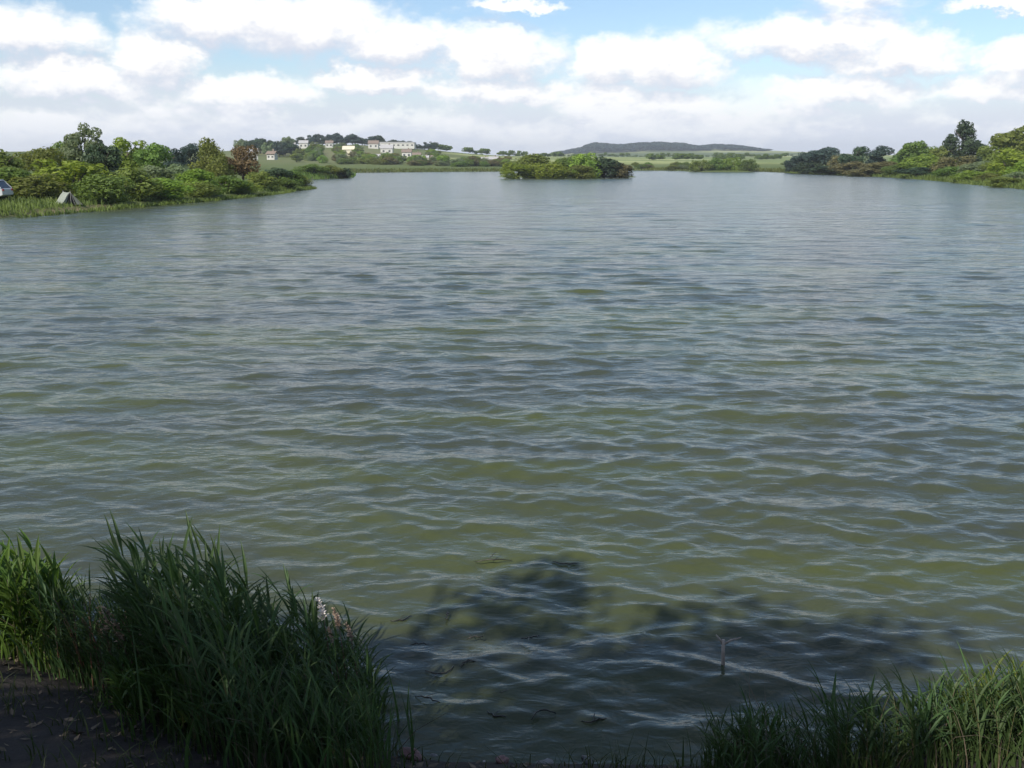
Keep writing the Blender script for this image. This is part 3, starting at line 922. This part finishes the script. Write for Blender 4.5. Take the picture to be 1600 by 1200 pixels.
M_PAINT = plain_mat('white_car_paint', (0.48, 0.49, 0.48), (0.43, 0.44, 0.43), 0.25, 2)
M_TYRE = plain_mat('tyre', (0.02, 0.02, 0.02), None, 0.85, 4)
M_RIM = plain_mat('wheel_rim', (0.45, 0.45, 0.46), None, 0.35, 4, 0, 0.8)
M_LAMP = plain_mat('tail_lamp', (0.35, 0.02, 0.015), None, 0.3, 4)
def car():
    Y = 74.0
    x1 = (27 - 800) / F * Y * 1.0
    z = ground_z(x1 - 2, Y)
    o = empty('parked_car', (x1 - 2.05, Y, z), 0.0)
    tag(o, 'white hatchback parked on the bank, cut off by the left edge of the photo', 'car')
    hw = 0.82
    body = [(-2.0, 0.30), (-2.0, 0.62), (-1.85, 0.74), (-1.05, 0.84), (1.9, 0.88), (2.02, 0.80), (2.05, 0.36), (1.75, 0.26), (1.62, 0.26), (1.55, 0.48), (1.30, 0.58), (1.05, 0.48), (0.98, 0.24), (-0.98, 0.24), (-1.05, 0.48), (-1.30, 0.58), (-1.55, 0.48), (-1.62, 0.26)]
    m = MB(); m.prism(body, -hw, hw); bd = m.build('body', M_PAINT, o)
    bv = bd.modifiers.new('bevel', 'BEVEL'); bv.width = 0.05; bv.segments = 2; bv.limit_method = 'ANGLE'
    m = MB()
    lo = [(-1.05, 0.84), (1.93, 0.88)]; hi = [(-0.35, 1.40), (1.45, 1.42)]
    vs = [(lo[0][0], -hw + .03, lo[0][1]), (lo[1][0], -hw + .03, lo[1][1]), (lo[1][0], hw - .03, lo[1][1]), (lo[0][0], hw - .03, lo[0][1]),
          (hi[0][0], -hw + .18, hi[0][1]), (hi[1][0], -hw + .18, hi[1][1]), (hi[1][0], hw - .18, hi[1][1]), (hi[0][0], hw - .18, hi[0][1])]
    m.add(vs, [(0, 1, 5, 4), (1, 2, 6, 5), (2, 3, 7, 6), (3, 0, 4, 7)]); m.build('windows', M_GLASS, o)
    m = MB(); m.box((0.55, 0, 1.43), (1.95, 1.34, 0.07), 0, 0.94); m.build('roof', M_PAINT, o)
    for s in (-1, 1):
        y0, y1 = s * (hw - .02), s * (hw - .17)
        for (xa, xb) in ((-1.05, -0.36), (0.42, 0.46), (1.93, 1.46), (1.35, 1.18)):
            m = MB(); m.tube([(xa, y0, 0.85), (xb, y1, 1.41)], [0.05, 0.045], 6); m.build('pillar', M_PAINT, o)
    for xx in (-1.3, 1.3):
        for s in (-1, 1):
            wm = MB(); wm.tube([(xx, s * (hw - 0.19), 0.29), (xx, s * (hw + 0.005), 0.29)], [0.29, 0.29], 18)
            wl = wm.build('wheel', M_TYRE, o)
            rm = MB(); rm.tube([(xx, s * (hw - 0.02), 0.29), (xx, s * (hw + 0.015), 0.29)], [0.18, 0.16], 14); rm.build('rim', M_RIM, wl)
    for s in (-1, 1):
        m = MB(); m.box((2.04, s * 0.66, 0.74), (0.06, 0.2, 0.14)); m.build('tail_lamp', M_LAMP, o)
        m = MB(); m.box((-2.0, s * 0.6, 0.62), (0.06, 0.3, 0.12)); m.build('headlight', M_RIM, o)
car()

# ------------------------------------------------------------------ uncounted grass and reeds along the far banks
def blades(name, pts, hs, wid, mat, label, cat, lean=(-0.15, 0.0), seed=1, parent=None, curve=0.35, kind='stuff', segs=2):
    rs = np.random.RandomState(seed)
    P = np.asarray(pts, dtype=np.float64); n = len(P)
    h = np.asarray(hs)
    a = rs.rand(n) * 6.283
    side = np.stack([np.cos(a), np.sin(a), np.zeros(n)], 1)
    ln = np.stack([rs.normal(lean[0], curve, n), rs.normal(lean[1], curve, n), np.zeros(n)], 1)
    rows = []
    for i in range(segs + 1):
        q = i / segs
        c = P + np.stack([np.zeros(n), np.zeros(n), h * q * (1 - 0.12 * q)], 1) + ln * (h * q * q)[:, None]
        w = wid * (1 - q ** 1.6 * 0.95)
        rows += [c - side * w / 2, c + side * w / 2]
    V = np.stack(rows, 1)                    # n, 2(segs+1), 3
    k_ = 2 * (segs + 1)
    Fc = np.concatenate([np.stack([np.arange(n) * k_ + 2 * i, np.arange(n) * k_ + 2 * i + 1, np.arange(n) * k_ + 2 * i + 3, np.arange(n) * k_ + 2 * i + 2], 1) for i in range(segs)])
    o = link(name, mesh_np(name, V.reshape(-1, 3), Fc, mat), parent)
    tag(o, label, cat, None, kind)
    return o

def along_shore(i0, i1, n, dmin, dmax, seed):
    rs = np.random.RandomState(seed)
    seg = LAKE[i0:i1 + 1]
    ln = np.hypot(*(seg[1:] - seg[:-1]).T); cum = np.concatenate([[0], np.cumsum(ln)])
    s = rs.rand(n) * cum[-1]
    j = np.clip(np.searchsorted(cum, s) - 1, 0, len(ln) - 1)
    q = (s - cum[j]) / ln[j]
    base = seg[j] + (seg[j + 1] - seg[j]) * q[:, None]
    tn = (seg[j + 1] - seg[j]) / ln[j][:, None]
    nor = np.stack([-tn[:, 1], tn[:, 0]], 1)        # land side for this winding is tested below
    d = dmin + (dmax - dmin) * rs.rand(n) ** 1.5
    pt = base + nor * d[:, None]
    sd = lake_sdf(pt[:, 0], pt[:, 1])
    flip = (sd < 0) & (d > 0)
    pt[flip] = (base - nor * d[:, None])[flip]
    z = np.maximum(land(pt[:, 0], pt[:, 1]), -0.05)
    return np.column_stack([pt, z])

pts = along_shore(0, 6, 11000, -1.5, 4.0, 41)
keep = np.abs(pts[:, 0] - gap.x - 0.1 * (pts[:, 1] - gap.y)) > 0.5
pts = pts[keep]
rsn = np.random.RandomState(42)
hh = (0.25 + 0.50 * rsn.rand(len(pts))) * (0.75 + 0.4 * wob(pts[:, 0], pts[:, 1], 0.5, 6))
blades('bank_reeds', pts, hh, 0.09, M_SHORE, 'fringe of green reeds along the left bank waterline', 'reeds', (-0.1, 0), 43)
pts = along_shore(0, 6, 9000, 3.5, 26, 44)
pts = pts[np.hypot(pts[:, 0] - at_depth(104, 300, 75.5).x, pts[:, 1] - 75) > 2.2]
blades('bank_grass', pts, 0.18 + 0.3 * rsn.rand(len(pts)), 0.10, M_SHORE, 'rough grass on the left bank behind the reeds', 'grass', (-0.1, 0), 45)
pts = along_shore(7, 11, 2500, -0.5, 9, 46)
blades('headland_reeds', pts, 0.5 + 0.9 * rsn.rand(len(pts)), 0.18, LM['mid'], 'dark fringe of reeds around the second headland', 'reeds', (-0.1, 0), 47)
pts = along_shore(12, 21, 6000, -0.5, 9, 48)
blades('far_shore_reeds', pts, 0.4 + 0.8 * rsn.rand(len(pts)), 0.30, M_SHORE, 'pale strip of reeds along the far shore', 'reeds', (-0.1, 0), 49)
pts = along_shore(21, 27, 9000, -1.5, 6, 50)
blades('right_bank_reeds', pts, 0.35 + 0.7 * rsn.rand(len(pts)), 0.16, M_SHORE, 'fringe of pale reeds along the right bank waterline', 'reeds', (-0.1, 0), 51)

# ------------------------------------------------------------------ foreground plants
def leaf_geo(mb, base, az, el, length, width, bend, segs=6, fold=0.25):
    """one long arching leaf, folded along its midrib"""
    d = Vector((math.cos(az) * math.cos(el), math.sin(az) * math.cos(el), math.sin(el)))
    p = Vector(base); vs = []; cur = el
    side = Vector((-math.sin(az), math.cos(az), 0))
    for i in range(segs + 1):
        q = i / segs
        w = width * (0.35 + 1.3 * q) if q < 0.3 else width * (1 - ((q - 0.3) / 0.7) ** 1.7) * 0.74 / 0.74
        w = max(w, 0.0006)
        dirv = Vector((math.cos(az) * math.cos(cur), math.sin(az) * math.cos(cur), math.sin(cur)))
        upv = side.cross(dirv) * -1
        vs += [p - side * w / 2 + upv * w * fold, p.copy(), p + side * w / 2 + upv * w * fold]
        p = p + dirv * (length / segs)
        cur -= bend / segs * (0.4 + 1.2 * q)
    fs = []
    for i in range(segs):
        a_ = i * 3
        fs += [(a_, a_ + 1, a_ + 4, a_ + 3), (a_ + 1, a_ + 2, a_ + 5, a_ + 4)]
    mb.add(vs, fs)

def stalk_path(rs, h, lean):
    n = 7; pts = []
    for i in range(n):
        q = i / (n - 1)
        pts.append(Vector((lean[0] * q * q * h, lean[1] * q * q * h, h * q * (1 - 0.06 * q))))
    return pts

def path_at(pts, q):
    f_ = q * (len(pts) - 1); i = min(int(f_), len(pts) - 2)
    return pts[i].lerp(pts[i + 1], f_ - i)

def make_stalk(seed, h, lean, nleaf, lw, ll, split=False):
    rs = random.Random(seed)
    pts = stalk_path(rs, h, lean)
    stem = MB()
    stem.tube(pts, [0.0045 * (1 - 0.65 * i / 6) for i in range(7)], 5)
    leaves = []
    for i in range(nleaf):
        q = 0.22 + 0.76 * (i + rs.uniform(0, 0.6)) / nleaf
        az = math.pi * (i % 2) + rs.gauss(0, 0.7) + (0.25 if lean[0] < 0 else 0)
        if rs.random() < 0.45: az = math.pi + rs.gauss(0, 0.6)
        el = R(rs.uniform(48, 74))
        lb = MB() if split else stem
        leaf_geo(lb, path_at(pts, q), az, el, ll * rs.uniform(0.7, 1.15) * (1.0 - 0.25 * abs(q - 0.6)), lw * rs.uniform(0.75, 1.2), R(rs.uniform(25, 85)))
        if split: leaves.append(lb)
    # top spear leaf
    lb = MB() if split else stem
    leaf_geo(lb, pts[-1] * 0.985, math.pi + rs.gauss(0, 0.5), R(rs.uniform(58, 80)), ll * 0.8, lw * 0.8, R(rs.uniform(5, 40)))
    if split: leaves.append(lb)
    return stem, leaves, pts

class StalkKind:
    """a family of stalk meshes sharing height and leaf size"""
    def __init__(self, key, mat, h, lw, ll, nleaf=7, lean=-0.16, variants=8, stem_mat=None):
        self.joined, self.split = [], []
        rs = random.Random(key)
        for i in range(variants):
            hh = h * rs.uniform(0.78, 1.08); ln = (lean + rs.gauss(0, 0.09), rs.gauss(0, 0.09))
            s, _, _ = make_stalk(f'{key}{i}', hh, ln, nleaf, lw, ll)
            self.joined.append(s.mesh('reed_stalk', mat, False))
        for i in range(4):
            hh = h * rs.uniform(0.92, 1.12); ln = (lean * 1.2 + rs.gauss(0, 0.07), rs.gauss(0, 0.08))
            s, lv, pts_ = make_stalk(f'{key}s{i}', hh, ln, nleaf, lw, ll, True)
            self.split.append((s.mesh('reed_stalk', stem_mat or M_STEM, True), [l.mesh('leaf', mat) for l in lv], pts_[-1]))

def reed_clump(name, spots, kind, label, cat, split_share, seed, group=None, hscale=None, basal=None, basal_mat=None):
    rs = random.Random(seed)
    cx = sum(p[0] for p in spots) / len(spots); cy = sum(p[1] for p in spots) / len(spots)
    o = empty(name, (cx, cy, max(0, ground_z(cx, cy))))
    tag(o, label, cat, group)
    o0 = o.location.copy()
    front = sorted(range(len(spots)), key=lambda i: spots[i][1] + rs.uniform(-0.5, 0.5))[:int(len(spots) * split_share)]
    front = set(front)
    tops = []
    for i, (x, y) in enumerate(spots):
        z = ground_z(x, y) - 0.02
        sc = rs.choice((rs.uniform(0.62, 0.95), rs.uniform(0.85, 1.12))) * (hscale(x, y) if hscale else 1.0)
        rz = rs.gauss(0, 0.6)
        loc = Vector((x, y, z)) - o0
        if i in front:
            sm, lms, top = rs.choice(kind.split)
            st_ = link('reed_stalk', sm, o, loc, (0, 0, rz), (sc, sc, sc))
            for lm in lms: link('leaf', lm, st_)
            tops.append((st_, top))
        else:
            link('reed_stalk', rs.choice(kind.joined), o, loc, (0, 0, rz), (sc, sc, sc))
    if basal:
        n, hmin, hmax, wd = basal
        bp = []
        for _ in range(n):
            x, y = rs.choice(spots)
            x += rs.gauss(0, 0.10); y += rs.gauss(0, 0.10)
            bp.append((x - o0.x, y - o0.y, ground_z(x, y) - 0.02 - o0.z))
        rsn_ = np.random.RandomState(seed)
        blades('basal_leaves', bp, hmin + (hmax - hmin) * rsn_.rand(n), wd, basal_mat or M_REED, None, None, (-0.12, 0), seed, parent=o, curve=0.22, segs=5)
    return o, tops

def plume(name, parent, loc, mat, size, seed, lean=-0.4):
    """feathery seed head: many thin drooping branchlets"""
    rs = random.Random(seed)
    m = MB()
    for i in range(110):
        q = rs.random()
        b = Vector((lean * q * q * size * 0.6, 0, q * size))
        az = rs.uniform(0, 6.28); l = size * 0.42 * (1 - 0.65 * q) * rs.uniform(0.5, 1.1)
        d = Vector((math.cos(az) * 0.6 + lean * 0.8, math.sin(az) * 0.6, rs.uniform(0.1, 0.9))).normalized()
        s = d.cross(Vector((rs.random() - .5, rs.random() - .5, rs.random() - .5))).normalized() * size * 0.034
        e = b + d * l - Vector((0, 0, 0.25 * l))
        mid = b + d * l * 0.5
        m.add([b - s * 0.4, b + s * 0.4, mid + s, mid - s, e], [(0, 1, 2, 3), (3, 2, 4)])
    return m.build(name, mat, parent, loc=loc)

def scatter(px0, px1, py0, py1, n, seed, fn=None, zplane=0.05):
    """spots on the ground that the photo shows between these pixels (a patch of the near shore)"""
    rs = random.Random(seed); o = []
    c = [on_plane(px0, py1, zplane), on_plane(px1, py1, zplane), on_plane(px1, py0, zplane), on_plane(px0, py0, zplane)]
    while len(o) < n:
        u, v = rs.random(), rs.random()
        p = c[0].lerp(c[1], u).lerp(c[3].lerp(c[2], u), v)
        if fn is None or fn(u, v): o.append((p.x, p.y))
    return o

K_TALL = StalkKind('tall', M_REED, 1.02, 0.027, 0.36, 8, -0.18)
K_RIGHT = StalkKind('right', M_REED, 0.58, 0.022, 0.30, 7, -0.08)
K_BRIGHT = StalkKind('bright', M_REED_BRIGHT, 0.74, 0.036, 0.26, 9, -0.05)
K_MIXED = StalkKind('mixed', M_REED, 0.62, 0.014, 0.24, 6, -0.1, 6, M_REDSTEM)
K_YELL = StalkKind('yellow', M_REED_YELLOW, 0.36, 0.017, 0.24, 7, 0.05)
M_LEAFY = leaf_mat('leafy_green', (0.040, 0.080, 0.018), (0.085, 0.140, 0.030), 0.3, 3.0, 0.3)
K_LOW = StalkKind('low', M_LEAFY, 0.34, 0.030, 0.20, 8, 0.0)

NEAR = 'reed clumps on the near shore'
rc, tops = reed_clump('reed_clump', scatter(225, 430, 1045, 1330, 190, 1, lambda u, v: v > 0.62 - 1.1 * u), K_TALL, 'tall dark green reed clump with spiky tops leaning left', 'reeds', 0.20, 61, NEAR, hscale=lambda x, y: 0.72 + 0.28 * max(0, min(1, (y - 4.6) / 0.7)), basal=(300, 0.3, 0.75, 0.018))
rc2, tops2 = reed_clump('reed_clump', scatter(430, 600, 1060, 1330, 190, 2), K_TALL, 'dense dark reed clump with upright stems beside the open water', 'reeds', 0.20, 62, NEAR,
                        hscale=lambda x, y: (0.95 - 0.30 * max(0, min(1, (x + 1.75) / 1.0))) * (0.72 + 0.28 * max(0, min(1, (y - 4.6) / 0.7))), basal=(300, 0.3, 0.62, 0.018))
bc, btops = reed_clump('reed_clump', scatter(-70, 120, 975, 1075, 100, 3), K_BRIGHT, 'sunlit bright green leafy clump at the left edge of the near shore', 'reeds', 0.4, 63, NEAR, basal=(220, 0.25, 0.55, 0.018), basal_mat=M_REED_BRIGHT)
mc, mtops = reed_clump('reed_clump', scatter(75, 260, 1030, 1165, 140, 4, lambda u, v: v > 0.62 - 0.75 * u), K_MIXED, 'lower mixed clump with red-brown stems and pinkish plumes', 'reeds', 0.4, 64, NEAR, basal=(520, 0.2, 0.5, 0.014))
lc, _ = reed_clump('leafy_plant', scatter(200, 330, 1110, 1195, 40, 5, zplane=0.2), K_LOW, 'low green leafy plants on the soil in front of the tall reeds', 'plant', 0.6, 65, basal=(120, 0.1, 0.3, 0.014), basal_mat=M_LEAFY)
rr, _ = reed_clump('reed_clump', scatter(1110, 1640, 1160, 1275, 200, 6, zplane=0.1), K_RIGHT, 'short dark reed clump in the lower right corner', 'reeds', 0.25, 66, NEAR, hscale=lambda x, y: 0.52 + 0.26 * max(0.0, min(1.0, (x - 0.9) / 1.0)), basal=(760, 0.15, 0.36, 0.014))
ry, _ = reed_clump('reed_clump', scatter(1490, 1660, 1110, 1165, 60, 7, zplane=0.1), K_YELL, 'sunlit yellow-green grass clump at the right edge of the near shore', 'reeds', 0.4, 67, NEAR, basal=(260, 0.2, 0.45, 0.014), basal_mat=M_REED_YELLOW)

for i in range(0, len(mtops), 11):
    st_, tp = mtops[i]
    plume('plume', st_, tp * 0.97, M_PLUME, 0.17, i)
# the pale plumed plant at the reeds' right edge
def plume_plant():
    p = on_plane(548, 1165)
    o = empty('plumed_reed', (p.x, p.y, ground_z(p.x, p.y) - 0.02))
    tag(o, 'reed with fluffy white and pinkish plumes on red-brown stems', 'reed')
    rs = random.Random(3)
    for i, (lx, ly, h, sz, mt) in enumerate([(-0.08, 0.0, 0.90, 0.14, M_PLUME_WHITE), (0.0, 0.05, 0.82, 0.13, M_PLUME), (0.08, 0.0, 0.76, 0.12, M_PLUME), (-0.02, -0.06, 0.78, 0.10, M_PLUME)]):
        pts_ = [Vector((lx - 0.05 * q * q, ly, h * q)) for q in (0, .25, .5, .75, 1)]
        m = MB(); m.tube(pts_, [0.005, 0.0045, 0.004, 0.003, 0.002], 5)
        s_ = m.build('stem', M_REDSTEM, o, True)
        for j in range(3):
            lm = MB(); leaf_geo(lm, path_at(pts_, 0.3 + 0.2 * j), rs.uniform(0, 6.28), R(60), 0.26, 0.014, R(50)); lm.build('leaf', M_REED, s_)
        plume('plume', s_, pts_[-1], mt, sz, 20 + i)
plume_plant()

# short grass and leaf litter on the bare near bank
rs = np.random.RandomState(77)
gp = []
while len(gp) < 9000:
    x, y = rs.uniform(-5.5, 5.5), rs.uniform(1.5, 7.5)
    if lake_sdf(np.array([x]), np.array([y]))[0] < 0.03: continue
    if wob(np.array(x), np.array(y), 2.2, 8) + rs.normal(0, 0.25) < -0.12: continue
    gp.append((x, y, 0))
gp = np.array(gp); gp[:, 2] = land(gp[:, 0], gp[:, 1])
blades('bank_tufts', gp, 0.04 + 0.17 * rs.rand(len(gp)) ** 1.5, 0.008, M_DRYGRASS, 'sparse short grass on the dark soil of the near bank', 'grass', (0, 0), 78, curve=0.5, segs=3)

M_LITTER = plain_mat('dead_leaves', (0.17, 0.13, 0.085), (0.07, 0.052, 0.035), 0.9, 30)
rs = np.random.RandomState(91)
xy = np.column_stack([rs.uniform(-5, 5, 5200), rs.uniform(2.2, 6.8, 5200)])
xy = xy[(lake_sdf(xy[:, 0], xy[:, 1]) > 0.02)][:3200]
n = len(xy)
P = np.column_stack([xy, land(xy[:, 0], xy[:, 1]) + 0.008])
a = rs.rand(n) * 6.283; ln = 0.012 + 0.035 * rs.rand(n) ** 2; wd = ln * (0.12 + 0.4 * rs.rand(n))
u = np.column_stack([np.cos(a), np.sin(a), rs.normal(0, 0.25, n)]); w = np.column_stack([-np.sin(a), np.cos(a), rs.normal(0, 0.35, n)])
V = np.stack([P - u * ln[:, None], P - w * wd[:, None], P + u * ln[:, None], P + w * wd[:, None]], 1).reshape(-1, 3)
tag(link('leaf_litter', mesh_np('leaf_litter', V, np.arange(4 * n).reshape(n, 4), M_LITTER)), 'dead leaves and stem bits littering the near bank soil', 'litter', kind='stuff')
# dead straw among the reeds
sp = []
for (cl, q) in ((rc, 90), (rc2, 90), (mc, 50), (rr, 120)):
    for c_ in list(cl.children)[:q]:
        sp.append(tuple(cl.location + c_.location + Vector((rs.normal(0, 0.05), rs.normal(0, 0.05), 0))))
blades('dead_straw', sp, 0.2 + 0.45 * rs.rand(len(sp)), 0.007, M_LITTER, 'brown dead straw tangled in the near reeds', 'straw', (-0.1, -0.2), 92, curve=0.55, segs=4)

# ------------------------------------------------------------------ stones, stake and drifting bits at the water's edge
def stone(px, py, size, mat, label, seed, z=0.0, flat=0.6):
    rs = random.Random(seed)
    p = on_plane(px, py, z)
    gz = ground_z(p.x, p.y)
    bm = bmesh.new()
    bmesh.ops.create_icosphere(bm, subdivisions=3, radius=1)
    a = [Vector((rs.gauss(0, 1), rs.gauss(0, 1), rs.gauss(0, 1))).normalized() for _ in range(9)]
    for v_ in bm.verts:
        d = v_.co.normalized(); r = 1.0
        for i, q in enumerate(a):
            dd = d.dot(q)
            if dd > 0.55: r -= (dd - 0.55) * (0.35 + 0.05 * i)
            r += 0.03 * math.sin(7 * dd + i)
        v_.co = Vector((d.x * r * size, d.y * r * size * 0.8, d.z * r * size * flat))
    me = bpy.data.meshes.new('shore_stone'); bm.to_mesh(me); bm.free()
    me.polygons.foreach_set('use_smooth', np.full(len(me.polygons), True, dtype=bool))
    me.materials.append(mat)
    o = link('shore_stone', me, None, (p.x, p.y, max(gz, -0.06) + size * flat * 0.35), (0, 0, rs.uniform(0, 6)))
    tag(o, label, 'stone', 'stones along the near waterline')
M_ST_RED = plain_mat('stone_red', (0.20, 0.10, 0.085), (0.13, 0.075, 0.065), 0.7, 22, 0.6)
M_ST_GREY = plain_mat('stone_grey', (0.20, 0.19, 0.18), (0.11, 0.105, 0.10), 0.75, 22, 0.6)
M_ST_PALE = plain_mat('stone_pale', (0.40, 0.36, 0.33), (0.28, 0.25, 0.22), 0.75, 22, 0.6)
M_ST_DARK = plain_mat('stone_dark', (0.075, 0.07, 0.068), (0.04, 0.038, 0.036), 0.5, 22, 0.6)
stone(642, 1192, 0.085, M_ST_RED, 'reddish stone at the bottom edge beside the reeds', 1)
stone(757, 1189, 0.050, M_ST_PALE, 'small pale stone at the waterline', 2)
stone(784, 1196, 0.055, M_ST_RED, 'small reddish stone right of the pale one', 3)
stone(676, 1180, 0.065, M_ST_GREY, 'grey stone between reddish and pale stones', 4)
stone(720, 1163, 0.120, M_ST_DARK, 'wide flat dark stone half under the water', 5, flat=0.3)
stone(655, 1160, 0.060, M_ST_DARK, 'dark stone by the foot of the reeds', 6)
stone(850, 1190, 0.095, M_ST_GREY, 'broad grey stone in the middle of the bottom edge', 7, flat=0.4)
stone(915, 1194, 0.060, M_ST_DARK, 'dark wet stone right of the broad grey stone', 8)
stone(975, 1188, 0.075, M_ST_GREY, 'grey stone left of the short right reeds', 9, flat=0.45)
stone(1045, 1192, 0.055, M_ST_DARK, 'dark stone close beside the short right reeds', 10)

M_STAKE = plain_mat('weathered_wood', (0.42, 0.35, 0.29), (0.30, 0.24, 0.20), 0.85, 16, 0.5, stretch=(1, 1, 0.15))
p = on_plane(1129, 1040)
o = empty('wooden_stake', (p.x, p.y, 0))
tag(o, 'weathered wooden stake with a forked top sticking out of the water', 'stake')
m = MB(); m.tube([(0.012, 0, -0.5), (0.004, 0, 0.0), (0, 0, 0.10), (-0.004, 0, 0.20)], [0.015, 0.014, 0.013, 0.012], 9); m.build('post', M_STAKE, o, True)
m = MB(); m.tube([(-0.002, 0, 0.16), (-0.03, 0.005, 0.205), (-0.055, 0.005, 0.235)], [0.010, 0.007, 0.004], 7); m.build('fork', M_STAKE, o, True)
m = MB(); m.tube([(0.0, 0, 0.165), (0.05, -0.01, 0.205), (0.12, -0.01, 0.222)], [0.009, 0.006, 0.003], 7); m.build('fork', M_STAKE, o, True)

M_DRIFT = plain_mat('wet_reed', (0.035, 0.030, 0.020), (0.018, 0.016, 0.012), 0.45, 14)
DRIFT = [
    (628, 970, 0.30, 0.5, 0.7, 'dark drifting reed bit nearest the plumed reed'),
    (700, 965, 0.22, 1.4, -0.5, 'short dark reed bit sticking up in the water beyond the reeds'),
    (655, 1012, 0.26, 0.1, 0.6, 'dark curved reed bit floating beside the tall reeds'),
    (690, 1052, 0.36, 0.3, 1.6, 'dark hoop-shaped reed bit floating right of the tall reeds'),
    (742, 1000, 0.24, 0.4, 0.4, 'thin dark reed bit above the hoop-shaped one'),
    (770, 880, 0.60, 0.1, 0.35, 'long dark drift stem lying across the waves'),
    (885, 882, 0.45, -0.1, 0.3, 'long dark drift stem, right of the longest one'),
    (730, 1038, 0.22, 0.6, -0.4, 'slanting dark reed bit right of the hoop-shaped one'),
    (668, 1098, 0.34, -0.5, 0.4, 'dark stem slanting down to the stones'),
    (790, 1082, 0.20, 0.3, 0.9, 'curled dark reed bit in the middle of the open water'),
    (830, 1000, 0.28, 0.4, 0.5, 'dark reed bit floating left of the dark wave'),
    (850, 1120, 0.30, 0.2, -0.7, 'dark curved bit floating above the broad grey stone'),
    (775, 1120, 0.24, -0.4, 0.6, 'small dark bit above the pale stone'),
    (930, 1130, 0.30, 0.3, 0.5, 'dark reed bit floating between stones and the stake'),
]
rsd = random.Random(12)
for i, (px, py, L, rz, bend, lab) in enumerate(DRIFT):
    p = on_plane(px, py)
    m = MB(); pts_ = []
    for j in range(9):
        q = j / 8 - 0.5
        pts_.append((q * L * 0.55 + rsd.gauss(0, 0.005), bend * L * 0.5 * (q * q - 0.08) + rsd.gauss(0, 0.008), 0.008 + 0.03 * math.sin(3.1 * j / 8) * (i % 3) / 2))
    m.tube(pts_, [0.002 + 0.0035 * math.sin(math.pi * (j + 0.6) / 9.2) for j in range(9)], 6)
    leaf_geo(m, pts_[3], rsd.uniform(0, 6.28), 0.15, L * 0.3, 0.010, 0.2, 4)
    o = m.build('drift_stem', M_DRIFT, None, True, loc=(p.x, p.y, 0.005), rot=(0, 0, rz))
    tag(o, lab, 'driftwood', 'dark plant bits drifting off the near shore')

# ------------------------------------------------------------------ trees of the near bank behind the viewpoint; they shade the foreground
for (x, y, h, w, kd, sd, lab) in [
    (-5.3, -1.4, 7.3, 5.2, 'airy', 0, 'green tree on the near bank, left of the viewpoint'),
    (-4.6, -4.3, 8.8, 4.6, 'airy', 1, 'green tree on the near bank, straight behind the viewpoint'),
    (1.5, -6.5, 7.0, 5.4, 'airy', 2, 'green tree on the near bank, right behind the viewpoint'),
]:
    plant_tree('broadleaf_tree', kd, sd, 'mid', x, y, h, w, lab, 'tree', 'trees on the near bank')

# repeats that look alike: say which one by its place in the row
same = {}
for o in COL.objects:
    if o.get('group') and o.get('label'):
        same.setdefault((o['group'], o['label']), []).append(o)
ORD = ['leftmost', 'second from left', 'third from left', 'fourth from left', 'fifth from left', 'sixth from left', 'seventh from left', 'eighth from left', 'ninth from left', 'tenth from left']
for (g_, l_), os_ in same.items():
    if 1 < len(os_) <= 10:
        os_.sort(key=lambda o: o.location.x / o.location.y)
        for i, o in enumerate(os_):
            o['label'] = f'{l_}, ' + ('rightmost' if i == len(os_) - 1 else ORD[i])

# ------------------------------------------------------------------ thin summer haze
m, t, out = new_mat('haze')
pv = t.node('ShaderNodeVolumePrincipled')
pv.inputs['Color'].default_value = (0.90, 0.94, 1.0, 1)
pv.inputs['Density'].default_value = 0.00020
pv.inputs['Anisotropy'].default_value = 0.2
t.nt.links.new(pv.outputs[0], out.inputs['Volume'])
hb = MB(); hb.box((0, 1650, 31), (7300, 4100, 68)); tag(hb.build('haze', m), kind='stuff')
